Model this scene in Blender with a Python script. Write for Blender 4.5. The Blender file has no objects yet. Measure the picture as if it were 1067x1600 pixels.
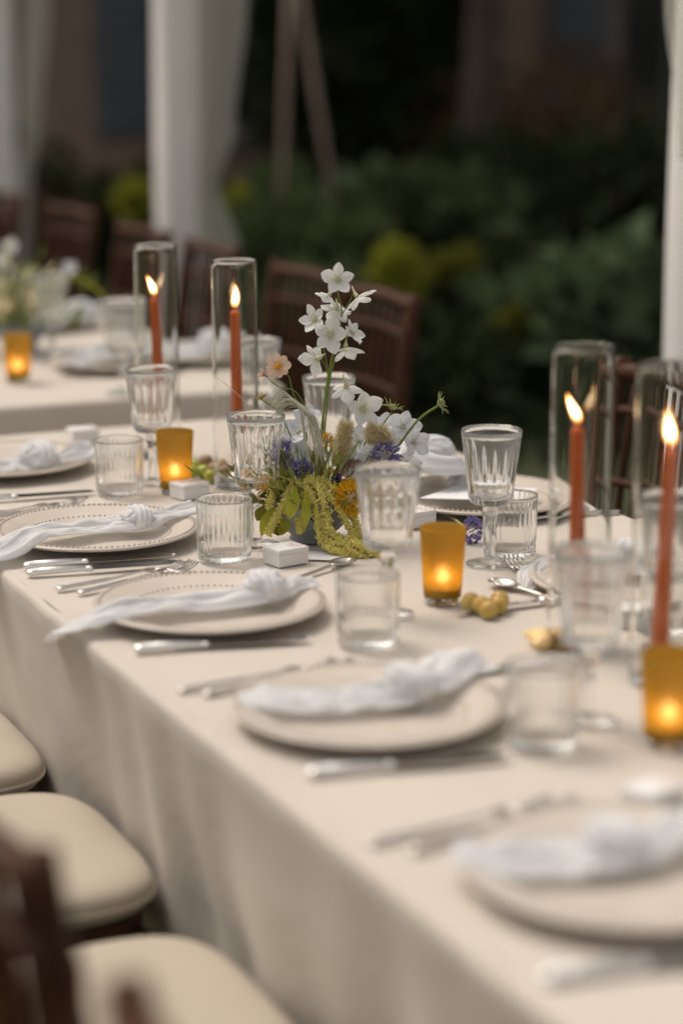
import bpy, math, random
import numpy as np
from mathutils import Vector, Matrix, noise
random.seed(7); rng = np.random.default_rng(7)
R = math.radians
S = bpy.context.scene
col = S.collection

# ------------------------------------------------------------------ camera, sky, sun, exposure
W, H, F, YH, HC = 1067, 1600, 3400.0, 30.0, 1.58
TH = math.atan((H/2-YH)/F)
cam_d = bpy.data.cameras.new('camera'); cam = bpy.data.objects.new('camera', cam_d); col.objects.link(cam)
cam.location = (0, 0, HC); cam.rotation_euler = (R(90)-TH, 0, 0)
cam_d.sensor_fit = 'VERTICAL'; cam_d.sensor_height = 36; cam_d.lens = F/H*36
cam_d.clip_start = .05; cam_d.clip_end = 400
cam_d.dof.use_dof = True; cam_d.dof.focus_distance = 3.46; cam_d.dof.aperture_fstop = 1.4
S.camera = cam
wd = bpy.data.worlds.new('World'); S.world = wd; wd.use_nodes = True
nt = wd.node_tree; bg = nt.nodes['Background']
sky = nt.nodes.new('ShaderNodeTexSky'); sky.sky_type = 'NISHITA'; sky.sun_disc = False
SUN_EL, SUN_AZ = R(60), R(-52)
sky.sun_elevation = SUN_EL; sky.sun_rotation = SUN_AZ; sky.dust_density = 4; sky.ozone_density = .6; sky.air_density = 1.2
hs = nt.nodes.new('ShaderNodeHueSaturation'); hs.inputs['Saturation'].default_value = .28
nt.links.new(sky.outputs[0], hs.inputs['Color']); mw_ = nt.nodes.new('ShaderNodeMixRGB'); mw_.blend_type = 'MULTIPLY'; mw_.inputs[0].default_value = 1; mw_.inputs[2].default_value = (1, .935, .865, 1)   # hazy evening overcast
nt.links.new(hs.outputs[0], mw_.inputs[1]); nt.links.new(mw_.outputs[0], bg.inputs[0]); bg.inputs[1].default_value = .1
sun_d = bpy.data.lights.new('sun', 'SUN'); sun = bpy.data.objects.new('sun', sun_d); col.objects.link(sun)
sun_d.energy = .8; sun_d.angle = R(30); sun_d.color = (1, .91, .81)
sd = Vector((math.sin(SUN_AZ)*math.cos(SUN_EL), math.cos(SUN_AZ)*math.cos(SUN_EL), math.sin(SUN_EL)))
sun.rotation_euler = (-sd).to_track_quat('-Z', 'Y').to_euler()
S.view_settings.view_transform = 'Standard'; S.view_settings.look = 'None'
S.view_settings.exposure = .70; S.view_settings.gamma = 1
cy = S.cycles
cy.use_denoising = True; cy.denoiser = 'OPENIMAGEDENOISE'
cy.max_bounces = 14; cy.transmission_bounces = 14; cy.transparent_max_bounces = 16; cy.glossy_bounces = 6; cy.diffuse_bounces = 4
cy.sample_clamp_indirect = 4; cy.blur_glossy = .6

# ------------------------------------------------------------------ pixel <-> place
CT, ST = math.cos(TH), math.sin(TH)
def ray(x, y):
    u = (x-W/2)/F; v = -(y-H/2)/F
    return Vector((u, CT+v*ST, -ST+v*CT))
def at(x, y, z):                       # the point at height z behind a pixel
    r = ray(x, y); t = (z-HC)/r.z
    return Vector((r.x*t, r.y*t, z))
def ad(x, y, Y):                       # the point at depth Y behind a pixel
    r = ray(x, y); t = Y/r.y
    return Vector((r.x*t, Y, HC+r.z*t))
TZ = .76                               # table height
A0 = Vector((-.5204, 3.2145, 0)); D = Vector((.416, -.9094, 0)); N = Vector((.9094, .416, 0))
AX = math.atan2(D.y, D.x)              # heading of the long side
NX = math.atan2(N.y, N.x)
def T(al, of, z=0): return A0 + D*al + N*of + Vector((0, 0, z))
def ao(p): q = p-A0; return q.dot(D), q.dot(N)

# ------------------------------------------------------------------ materials
mats = {}
def mat(name, c, rough=.6, var=0, vscale=8, bump=0, bscale=60, metal=0, spec=.5, sheen=0, c2=None, coords='Object', detail=4):
    if name in mats: return mats[name]
    m = bpy.data.materials.new(name); m.use_nodes = True; t = m.node_tree; b = t.nodes['Principled BSDF']
    b.inputs['Base Color'].default_value = (*c, 1); b.inputs['Roughness'].default_value = rough
    b.inputs['Metallic'].default_value = metal; b.inputs['Specular IOR Level'].default_value = spec
    if sheen: b.inputs['Sheen Weight'].default_value = sheen
    if var or c2 or bump:
        tc = t.nodes.new('ShaderNodeTexCoord')
    if var or c2:
        n = t.nodes.new('ShaderNodeTexNoise'); n.inputs['Scale'].default_value = vscale; n.inputs['Detail'].default_value = detail
        t.links.new(tc.outputs[coords], n.inputs['Vector'])
        rp = t.nodes.new('ShaderNodeValToRGB'); rp.color_ramp.elements[0].position = .33; rp.color_ramp.elements[1].position = .68
        k = c2 or tuple(min(1, x*(1+var)) for x in c)
        lo = c if c2 else tuple(x*(1-var) for x in c)
        rp.color_ramp.elements[0].color = (*lo, 1); rp.color_ramp.elements[1].color = (*k, 1)
        t.links.new(n.outputs['Fac'], rp.inputs[0]); t.links.new(rp.outputs[0], b.inputs['Base Color'])
    if bump:
        n2 = t.nodes.new('ShaderNodeTexNoise'); n2.inputs['Scale'].default_value = bscale; n2.inputs['Detail'].default_value = 3
        t.links.new(tc.outputs[coords], n2.inputs['Vector'])
        bp = t.nodes.new('ShaderNodeBump'); bp.inputs['Strength'].default_value = bump; bp.inputs['Distance'].default_value = .004
        t.links.new(n2.outputs['Fac'], bp.inputs['Height']); t.links.new(bp.outputs[0], b.inputs['Normal'])
    mats[name] = m; return m
def cloth_mat(name, c, weave=900, bump=.25, trans=0, tc_=None, var=.04, sheer_=0):
    m = mat(name, c, .85, var=var, vscale=5, sheen=.15, spec=.15)
    t = m.node_tree; b = t.nodes['Principled BSDF']
    tc = t.nodes.new('ShaderNodeTexCoord')
    hs_ = []
    for i, d in enumerate(('X', 'Y')):
        w = t.nodes.new('ShaderNodeTexWave'); w.bands_direction = d; w.inputs['Scale'].default_value = weave/20; w.inputs['Distortion'].default_value = 1.5
        t.links.new(tc.outputs['Object'], w.inputs['Vector']); hs_.append(w)
    ad_ = t.nodes.new('ShaderNodeMath'); ad_.operation = 'ADD'
    t.links.new(hs_[0].outputs['Fac'], ad_.inputs[0]); t.links.new(hs_[1].outputs['Fac'], ad_.inputs[1])
    bp = t.nodes.new('ShaderNodeBump'); bp.inputs['Strength'].default_value = bump; bp.inputs['Distance'].default_value = .0006
    t.links.new(ad_.outputs[0], bp.inputs['Height']); t.links.new(bp.outputs[0], b.inputs['Normal'])
    if trans:
        tr = t.nodes.new('ShaderNodeBsdfTranslucent'); tr.inputs['Color'].default_value = (*(tc_ or c), 1)
        mx = t.nodes.new('ShaderNodeMixShader'); mx.inputs[0].default_value = trans
        t.links.new(b.outputs[0], mx.inputs[1]); t.links.new(tr.outputs[0], mx.inputs[2])
        out = mx.outputs[0]
        if sheer_:
            tp = t.nodes.new('ShaderNodeBsdfTransparent'); m3 = t.nodes.new('ShaderNodeMixShader'); m3.inputs[0].default_value = sheer_
            t.links.new(out, m3.inputs[1]); t.links.new(tp.outputs[0], m3.inputs[2]); out = m3.outputs[0]
        t.links.new(out, t.nodes['Material Output'].inputs['Surface'])
    return m
def leafy(name, c, trans=.35, tcol=None, rough=.5, var=.3, vscale=6):
    m = mat(name, c, rough+.1, var=var, vscale=vscale, spec=.12)
    t = m.node_tree; b = t.nodes['Principled BSDF']
    tr = t.nodes.new('ShaderNodeBsdfTranslucent'); tr.inputs['Color'].default_value = (*(tcol or c), 1)
    mx = t.nodes.new('ShaderNodeMixShader'); mx.inputs[0].default_value = trans
    t.links.new(b.outputs[0], mx.inputs[1]); t.links.new(tr.outputs[0], mx.inputs[2])
    t.links.new(mx.outputs[0], t.nodes['Material Output'].inputs['Surface'])
    return m
def glass(name, c=(1, 1, 1), ior=1.5, rough=0, milk=0):
    if name in mats: return mats[name]
    m = bpy.data.materials.new(name); m.use_nodes = True; t = m.node_tree; t.nodes.remove(t.nodes['Principled BSDF'])
    g = t.nodes.new('ShaderNodeBsdfGlass'); g.inputs['Color'].default_value = (*c, 1); g.inputs['IOR'].default_value = ior; g.inputs['Roughness'].default_value = rough
    out = g.outputs[0]
    if milk:                                # faint translucent white added to brighten glass that looks too dark
        d = t.nodes.new('ShaderNodeBsdfTranslucent'); d.inputs['Color'].default_value = (.9, .9, .88, 1); mx = t.nodes.new('ShaderNodeMixShader'); mx.inputs[0].default_value = milk
        t.links.new(out, mx.inputs[1]); t.links.new(d.outputs[0], mx.inputs[2]); out = mx.outputs[0]
    t.links.new(out, t.nodes['Material Output'].inputs['Surface']); mats[name] = m; return m
def flame_mat(name, strength, lo=(1, .32, .06), hi=(1, .74, .36), veil=0):
    m = bpy.data.materials.new(name); m.use_nodes = True; t = m.node_tree; t.nodes.remove(t.nodes['Principled BSDF'])
    e = t.nodes.new('ShaderNodeEmission'); tc = t.nodes.new('ShaderNodeTexCoord'); sx = t.nodes.new('ShaderNodeSeparateXYZ')
    rp = t.nodes.new('ShaderNodeValToRGB'); el = rp.color_ramp.elements
    el[0].position = .0; el[0].color = (.25, .06, .012, 1); el[1].position = 1; el[1].color = (*lo, 1)
    k = el.new(.25); k.color = (*hi, 1); k = el.new(.7); k.color = (*hi, 1)
    t.links.new(tc.outputs['Generated'], sx.inputs[0]); t.links.new(sx.outputs['Z'], rp.inputs[0]); t.links.new(rp.outputs[0], e.inputs['Color'])
    e.inputs['Strength'].default_value = strength
    out = e.outputs[0]
    if veil:
        tp = t.nodes.new('ShaderNodeBsdfTransparent'); mx = t.nodes.new('ShaderNodeMixShader'); mx.inputs[0].default_value = veil
        t.links.new(out, mx.inputs[1]); t.links.new(tp.outputs[0], mx.inputs[2]); out = mx.outputs[0]
    t.links.new(out, t.nodes['Material Output'].inputs['Surface']); mats[name] = m; return m

M_cloth = cloth_mat('table_linen', (.60, .54, .468), 900, .35)
M_nap = cloth_mat('gauze', (.88, .88, .885), 1400, .5, trans=.28, tc_=(.90, .90, .90), var=.015, sheer_=.24)
M_plate = mat('glazed_stoneware', (.60, .53, .455), .3, var=.05, vscale=25, spec=.5)
M_silver = mat('silver', (.62, .58, .54), .3, metal=1, var=.06, vscale=60)
M_steel = mat('blade_steel', (.62, .61, .62), .12, metal=1)
M_glass = glass('crystal', (1, 1, .995), 1.37, milk=.06)
M_cyl = glass('clear_glass', (1, 1, .995), 1.45)
M_wax = mat('terracotta_wax', (.62, .125, .016), .38, var=.07, vscale=14, spec=.4)
M_wax.node_tree.nodes['Principled BSDF'].inputs['Subsurface Weight'].default_value = .35
M_wax.node_tree.nodes['Principled BSDF'].inputs['Subsurface Radius'].default_value = (.012, .005, .002)
M_wick = mat('wick', (.03, .02, .015), .9)
M_flame = flame_mat('flame', 3.2, lo=(1, .30, .05), hi=(1, .42, .10), veil=.5)
M_core = flame_mat('flame_core', 15, lo=(1, .6, .25), hi=(1, .80, .48))
M_flame2 = flame_mat('tealight_flame', 17, hi=(1, .78, .55))
M_tea = mat('tealight_wax', (.75, .68, .55), .5)
M_alu = mat('tealight_cup', (.7, .7, .7), .3, metal=1)
M_box = mat('card_white', (.78, .76, .74), .55, bump=.1, bscale=200)
M_card = mat('menu_paper', (.80, .79, .79), .7, bump=.05, bscale=300)
M_pink = mat('printed_pink', (.48, .13, .13), .6, c2=(.62, .36, .33), vscale=120)
M_ink = mat('printed_grey', (.30, .30, .33), .7)
M_wood = mat('mahogany', (.058, .021, .009), .48, var=.35, vscale=18, spec=.2)
M_cush = cloth_mat('ivory_cushion', (.52, .455, .365), 700, .3)
M_tent = mat('tent_sleeve', (.84, .80, .77), .7, var=.04, vscale=3, bump=.15, bscale=14)
M_rope = mat('tan_strap', (.36, .27, .21), .85, var=.15, vscale=10)
M_bowl = mat('grey_ceramic', (.27, .28, .30), .45, var=.12, vscale=30)
def frosted_amber():
    m = bpy.data.materials.new('frosted_amber'); m.use_nodes = True; t = m.node_tree; t.nodes.remove(t.nodes['Principled BSDF'])
    tr = t.nodes.new('ShaderNodeBsdfTranslucent'); tr.inputs['Color'].default_value = (.80, .50, .06, 1)
    df = t.nodes.new('ShaderNodeBsdfDiffuse'); df.inputs['Color'].default_value = (.52, .33, .02, 1)
    tp = t.nodes.new('ShaderNodeBsdfRefraction'); tp.inputs['Color'].default_value = (.97, .82, .55, 1); tp.inputs['Roughness'].default_value = .75; tp.inputs['IOR'].default_value = 1.35
    gl = t.nodes.new('ShaderNodeBsdfGlossy'); gl.inputs['Roughness'].default_value = .45; gl.inputs['Color'].default_value = (.6, .6, .6, 1)
    m1 = t.nodes.new('ShaderNodeMixShader'); m1.inputs[0].default_value = .6
    m2 = t.nodes.new('ShaderNodeMixShader'); m2.inputs[0].default_value = .28
    m3 = t.nodes.new('ShaderNodeMixShader'); m3.inputs[0].default_value = .05
    L = t.links.new
    L(tr.outputs[0], m1.inputs[1]); L(df.outputs[0], m1.inputs[2]); L(m1.outputs[0], m2.inputs[1]); L(tp.outputs[0], m2.inputs[2])
    L(m2.outputs[0], m3.inputs[1]); L(gl.outputs[0], m3.inputs[2]); L(m3.outputs[0], t.nodes['Material Output'].inputs['Surface'])
    mats['frosted_amber'] = m; return m
M_amber = frosted_amber()
def sheer(name, c, a):
    m = bpy.data.materials.new(name); m.use_nodes = True; t = m.node_tree; t.nodes.remove(t.nodes['Principled BSDF'])
    tp = t.nodes.new('ShaderNodeBsdfTransparent'); df = t.nodes.new('ShaderNodeBsdfDiffuse'); df.inputs['Color'].default_value = (*c, 1)
    tr = t.nodes.new('ShaderNodeBsdfTranslucent'); tr.inputs['Color'].default_value = (*c, 1)
    m1 = t.nodes.new('ShaderNodeMixShader'); m1.inputs[0].default_value = .45
    m2 = t.nodes.new('ShaderNodeMixShader'); m2.inputs[0].default_value = a
    L = t.links.new
    L(df.outputs[0], m1.inputs[1]); L(tr.outputs[0], m1.inputs[2]); L(tp.outputs[0], m2.inputs[1]); L(m1.outputs[0], m2.inputs[2])
    L(m2.outputs[0], t.nodes['Material Output'].inputs['Surface']); return m
M_sheer = sheer('sheer_voile', (.88, .86, .80), .46)

# ------------------------------------------------------------------ mesh helpers
class MB:
    def __init__(s): s.v = []; s.f = []
    def add(s, vs, fs):
        o = len(s.v); s.v += [tuple(x) for x in vs]; s.f += [tuple(i+o for i in f) for f in fs]; return s
    def box(s, x0, x1, y0, y1, z0, z1, M=None):
        vs = [Vector((x, y, z)) for x in (x0, x1) for y in (y0, y1) for z in (z0, z1)]
        if M is not None: vs = [M @ v for v in vs]
        return s.add(vs, [(0, 1, 3, 2), (4, 6, 7, 5), (0, 4, 5, 1), (2, 3, 7, 6), (0, 2, 6, 4), (1, 5, 7, 3)])
    def lathe(s, prof, seg=32, mod=None, off=(0, 0, 0), close=False):
        vs = []; n = len(prof)
        for k, (r, z) in enumerate(prof):
            for i in range(seg):
                a = 2*math.pi*i/seg; rr = r*(mod(a, k, r, z) if mod else 1)
                vs.append((off[0]+rr*math.cos(a), off[1]+rr*math.sin(a), off[2]+z))
        fs = []
        m = n if close else n-1
        for k in range(m):
            k2 = (k+1) % n
            for i in range(seg):
                j = (i+1) % seg
                fs.append((k*seg+i, k*seg+j, k2*seg+j, k2*seg+i))
        if not close:
            fs.append(tuple(range(seg))[::-1]); fs.append(tuple((n-1)*seg+i for i in range(seg)))
        return s.add(vs, fs)
    def tube(s, path, rad, seg=8, flat=1.0, cap=True):
        P = [Vector(p) for p in path]; n = len(P)
        if not hasattr(rad, '__len__'): rad = [rad]*n
        up = Vector((0, 0, 1)); vs = []; pr = None
        for i in range(n):
            t = (P[min(i+1, n-1)]-P[max(i-1, 0)]).normalized()
            if pr is None:
                x = t.cross(up if abs(t.z) < .9 else Vector((1, 0, 0))).normalized()
            else:
                x = (pr-t*pr.dot(t)).normalized()
            pr = x; y = t.cross(x)
            for k in range(seg):
                a = 2*math.pi*k/seg
                vs.append(P[i]+x*(math.cos(a)*rad[i])+y*(math.sin(a)*rad[i]*flat))
        fs = [(i*seg+k, i*seg+(k+1) % seg, (i+1)*seg+(k+1) % seg, (i+1)*seg+k) for i in range(n-1) for k in range(seg)]
        if cap: fs += [tuple(range(seg))[::-1], tuple((n-1)*seg+k for k in range(seg))]
        return s.add(vs, fs)
    def grid(s, fn, nu, nv, wrapu=False):
        vs = [fn(i/(nu if wrapu else nu-1), j/(nv-1)) for i in range(nu) for j in range(nv)]
        fs = []
        for i in range(nu if wrapu else nu-1):
            for j in range(nv-1):
                a = i*nv+j; b = ((i+1) % nu)*nv+j
                fs.append((a, b, b+1, a+1))
        return s.add(vs, fs)
    def ball(s, c, r, seg=10, rings=7, fn=None):
        c = Vector(c); r = r if hasattr(r, '__len__') else (r, r, r)
        def f(u, v):
            a = u*2*math.pi; b = (v-.5)*math.pi*.998
            d = Vector((math.cos(a)*math.cos(b), math.sin(a)*math.cos(b), math.sin(b)))
            k = fn(d) if fn else 1
            return c+Vector((d.x*r[0], d.y*r[1], d.z*r[2]))*k
        return s.grid(f, seg, rings, True)
    def build(s, name, m, parent=None, smooth=True, world=False, loc=None, rot=None):
        v = s.v
        if world and parent is not None:
            L = parent.matrix_basis.translation
            v = [(a[0]-L.x, a[1]-L.y, a[2]-L.z) for a in v]
        me = bpy.data.meshes.new(name); me.from_pydata(v, [], s.f); me.update()
        if smooth: me.polygons.foreach_set('use_smooth', [True]*len(me.polygons))
        me.materials.append(m)
        o = bpy.data.objects.new(name, me); col.objects.link(o)
        if parent is not None: o.parent = parent
        if loc is not None: o.location = loc
        if rot is not None: o.rotation_euler = rot
        return o
def fix(o):                             # outward normals
    import bmesh
    b = bmesh.new(); b.from_mesh(o.data); bmesh.ops.recalc_face_normals(b, faces=b.faces); b.to_mesh(o.data); b.free(); return o
def tag(o, label, cat, group=None, kind=None):
    o['label'] = label; o['category'] = cat
    if group: o['group'] = group
    if kind: o['kind'] = kind
    return o
def structure(o): o['kind'] = 'structure'; return o
def root(name, loc, rz=0, label=None, cat=None, group=None):
    o = bpy.data.objects.new(name, None); col.objects.link(o); o.location = loc; o.rotation_euler = (0, 0, rz); o.empty_display_size = .05
    if label: tag(o, label, cat, group)
    return o
def dup(o, loc, rz=0, label=None, parent=None):
    c = o.copy(); col.objects.link(c)
    if parent is None:
        c.location = loc; c.rotation_euler = (0, 0, rz)
        if label: c['label'] = label
    else: c.parent = parent
    for ch in o.children: dup(ch, None, 0, None, c)
    return c
def mod(o, kind, **kw):
    m = o.modifiers.new(kind.lower(), kind)
    for k, v in kw.items(): setattr(m, k, v)
    return m
def crom(P, n):
    P = [Vector(p) for p in P]; Q = [P[0]*2-P[1]]+P+[P[-1]*2-P[-2]]; out = []
    m = len(P)-1
    for i in range(n):
        s_ = i/(n-1)*m; k = min(int(s_), m-1); t = s_-k
        a, b, c, d = Q[k], Q[k+1], Q[k+2], Q[k+3]
        out.append(.5*((2*b)+(c-a)*t+(2*a-5*b+4*c-d)*t*t+(3*b-a-3*c+d)*t**3))
    return out
def lerp_list(L, t):
    x = t*(len(L)-1); k = min(int(x), len(L)-2); return L[k]+(L[k+1]-L[k])*(x-k)

# ------------------------------------------------------------------ ground
def ground():
    def f(u, v):
        x = -60+120*u; y = -20+120*v
        return (x, y, 0)
    g = MB().grid(f, 40, 40).build('ground', mat('lawn_soil', (.040, .050, .020), .95, c2=(.07, .08, .03), vscale=30, coords='Generated'))
    return structure(g)
ground()

# ------------------------------------------------------------------ foliage helpers
def leaf_mesh(centres, dirs, L, Wd, jit=.3, fold=.15):
    n = len(centres)
    d = dirs/np.linalg.norm(dirs, axis=1)[:, None]
    r = rng.normal(size=(n, 3)); s = np.cross(d, r); s /= np.linalg.norm(s, axis=1)[:, None]
    u = np.cross(s, d)
    sc = (1+jit*rng.uniform(-1, 1, n))[:, None]
    l = L*sc; w = Wd*sc
    a = centres; b = centres+d*l*.45+s*w*.5+u*w*fold; c = centres+d*l-u*l*.12; e = centres+d*l*.45-s*w*.5+u*w*fold; m_ = centres+d*l*.5
    V = np.stack([a, b, c, e, m_], 1).reshape(-1, 3)
    o = np.arange(n)*5
    Fc = np.concatenate([np.stack([o, o+1, o+4], 1), np.stack([o+1, o+2, o+4], 1), np.stack([o+2, o+3, o+4], 1), np.stack([o+3, o, o+4], 1)])
    return V, Fc
def mesh_np(name, V, Fc, m, parent=None):
    me = bpy.data.meshes.new(name); me.vertices.add(len(V)); me.vertices.foreach_set('co', V.astype(np.float32).ravel())
    n = len(Fc); me.loops.add(n*3); me.loops.foreach_set('vertex_index', Fc.astype(np.int32).ravel())
    me.polygons.add(n); me.polygons.foreach_set('loop_start', np.arange(n, dtype=np.int32)*3)
    me.update(calc_edges=True); me.materials.append(m)
    o = bpy.data.objects.new(name, me); col.objects.link(o)
    if parent is not None: o.parent = parent
    return o
def crown_pts(n, c, r, clumps, shell=.5):
    cc = rng.normal(size=(clumps, 3)); cc /= np.linalg.norm(cc, axis=1)[:, None]; cc *= rng.uniform(shell, 1, (clumps, 1))
    k = rng.integers(0, clumps, n); p = rng.normal(size=(n, 3)); p /= np.linalg.norm(p, axis=1)[:, None]; p *= rng.uniform(.2, 1, (n, 1))**.6
    q = cc[k]*.78+p*.34
    P = np.array(c)+q*np.array(r)
    dr = p*.8+q*.6+rng.normal(size=(n, 3))*.4; dr[:, 2] += .1
    return P, dr
LEAF = {
 'dark': leafy('dark_evergreen_leaf', (.032, .042, .016), .2),
 'mid': leafy('mid_green_leaf', (.090, .125, .052), .25),
 'blue': leafy('grey_green_leaf', (.12, .17, .085), .25),
 'lime': leafy('lime_leaf', (.34, .35, .045), .4),
 'olive': leafy('olive_lime_leaf', (.17, .17, .03), .3),
 'brown': leafy('russet_leaf', (.16, .10, .05), .25),
 'tree': leafy('tree_leaf', (.05, .075, .025), .2),
}
M_bark = mat('bark', (.07, .05, .037), .9, var=.4, vscale=12, bump=.6, bscale=20)
def shrub(name, label, cat, pos, rx, rz, n, L, Wd, kind, group=None, z0=.05, clumps=14, stems=5, ry=None):
    r = root(name, (pos.x, pos.y, 0), 0, label, cat, group)
    P, dr = crown_pts(n, (0, 0, z0+rz), (rx, ry or rx, rz), clumps)
    P[:, 2] = np.maximum(P[:, 2], .03)
    V, Fc = leaf_mesh(P, dr, L, Wd); mesh_np('foliage', V, Fc, LEAF[kind], r)
    b = MB()
    for i in range(stems):
        a = 2*math.pi*i/stems+.4; q = Vector((math.cos(a)*rx*.55, math.sin(a)*rx*.55, z0+rz*1.2))
        b.tube(crom([(math.cos(a)*.03, math.sin(a)*.03, 0), q*.45+Vector((0, 0, .05)), q], 6), [.018, .016, .014, .011, .008, .004], 6)
    b.build('stem', M_bark, r)
    return r
def tree(label, pos, h, tr, cr, n, L, group=None, kind='tree', cz=None):
    r = root('tree', (pos.x, pos.y, 0), 0, label, 'tree', group)
    b = MB(); b.tube(crom([(0, 0, 0), (.05, .03, h*.3), (-.03, .05, h*.62), (.05, 0, h)], 12), [tr*(1.25-.9*i/11) for i in range(12)], 10)
    for i in range(7):
        a = i*2.4; z = h*(.42+.07*i); e = Vector((math.cos(a)*cr*.75, math.sin(a)*cr*.75, z+h*.18))
        b.tube(crom([(0, 0, z), e*.5+Vector((0, 0, z*.5)), e], 7), [tr*.45*(1-.13*k) for k in range(7)], 7)
    b.build('trunk', M_bark, r)
    zc = cz or h*.8
    P, dr = crown_pts(n, (0, 0, zc), (cr, cr, h*.38), 40, .3)
    V, Fc = leaf_mesh(P, dr, L, L*.6); mesh_np('shade_crown', V, Fc, LEAF[kind], r)
    return r

# ------------------------------------------------------------------ house behind the garden
def house():
    r = root('house', (0, 16.2, 0), 0, 'old brown brick house with grey shuttered windows behind the garden', 'house')
    m = bpy.data.materials.new('brown_brick'); m.use_nodes = True; t = m.node_tree; b = t.nodes['Principled BSDF']
    tc = t.nodes.new('ShaderNodeTexCoord'); mp = t.nodes.new('ShaderNodeMapping'); mp.inputs['Rotation'].default_value = (R(90), 0, 0)
    br = t.nodes.new('ShaderNodeTexBrick'); br.inputs['Scale'].default_value = 4.2; br.inputs['Color1'].default_value = (.27, .17, .11, 1); br.inputs['Color2'].default_value = (.36, .24, .16, 1)
    br.inputs['Mortar'].default_value = (.24, .21, .18, 1); br.inputs['Mortar Size'].default_value = .03
    t.links.new(tc.outputs['Object'], mp.inputs['Vector']); t.links.new(mp.outputs[0], br.inputs['Vector']); t.links.new(br.outputs['Color'], b.inputs['Base Color']); b.inputs['Roughness'].default_value = .9
    bp = t.nodes.new('ShaderNodeBump'); bp.inputs['Strength'].default_value = .6; bp.inputs['Distance'].default_value = .01
    t.links.new(br.outputs['Fac'], bp.inputs['Height']); bp.invert = True; t.links.new(bp.outputs[0], b.inputs['Normal'])
    # wall in pieces around the openings (front face y=0)
    ops = [(-1.3, -.5), (2.0, 2.8), (-5.2, -4.3), (5.2, 6.1)]; ops.sort(); zb, zt = .75, 2.6
    w = MB(); x = -11
    for a, c in ops:
        w.box(x, a, 0, .35, 0, 7); w.box(a, c, 0, .35, 0, zb); w.box(a, c, 0, .35, zt, 7); x = c
    w.box(x, 11, 0, .35, 0, 7); w.build('wall', m, r, False)
    MB().box(-11.2, 11.2, -.06, -.001, 0, .5).build('plinth', mat('stone_plinth', (.2, .17, .14), .9, var=.2, vscale=4), r, False)
    MB().add([(-11.4, -.6, 6.9), (11.4, -.6, 6.9), (11.4, 4.5, 9.6), (-11.4, 4.5, 9.6), (-11.4, -.6, 7.05), (11.4, -.6, 7.05), (11.4, 4.5, 9.75), (-11.4, 4.5, 9.75)],
             [(0, 1, 2, 3), (7, 6, 5, 4), (0, 4, 5, 1), (3, 2, 6, 7), (0, 3, 7, 4), (1, 5, 6, 2)]).build('roof', mat('slate', (.06, .06, .065), .7, var=.2, vscale=5), r, False)
    MB().box(-11, 11, 4.4, 4.6, 0, 9.4).build('back_wall', m, r, False)
    Mf = mat('window_paint', (.16, .15, .145), .6); Ms = mat('shutter_paint', (.10, .115, .135), .55, var=.1); Mg = mat('window_glass', (.02, .022, .025), .06, spec=.8)
    for a, c in ops:
        f = MB()
        for (x0, x1, z0, z1) in ((a, a+.06, zb, zt), (c-.06, c, zb, zt), (a+.06, c-.06, zb, zb+.06), (a+.06, c-.06, zt-.06, zt)): f.box(x0, x1, .08, .15, z0, z1)
        wi = f.build('window', Mf, r, False)
        mx = (a+c)/2
        MB().box(a+.06, mx-.02, .11, .12, zb+.06, zt-.06).build('pane', Mg, wi, False); MB().box(mx+.02, c-.06, .11, .12, zb+.06, zt-.06).build('pane', Mg, wi, False)
        MB().box(mx-.02, mx+.02, .09, .14, zb+.06, zt-.06).build('mullion', Mf, wi, False)
        MB().box(a-.05, c+.05, -.09, .08, zb-.09, zb-.002).build('sill', Mf, wi, False)
        for x0, x1 in ((a-.5, a-.06), (c+.06, c+.5)):
            q = MB().box(x0, x1, -.06, -.005, zb, zt)
            sh = q.build('shutter', Ms, r, False)
            for k in range(14):
                z = zb+.08+k*.125
                MB().box(x0+.05, x1-.05, -.085, -.061, z, z+.085).build('slat', Ms, sh, False)
    MB().tube([(3.35, -.07, 0), (3.35, -.07, 7)], .05, 12).build('downpipe', Mf, r)
    return r
house()

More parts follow.
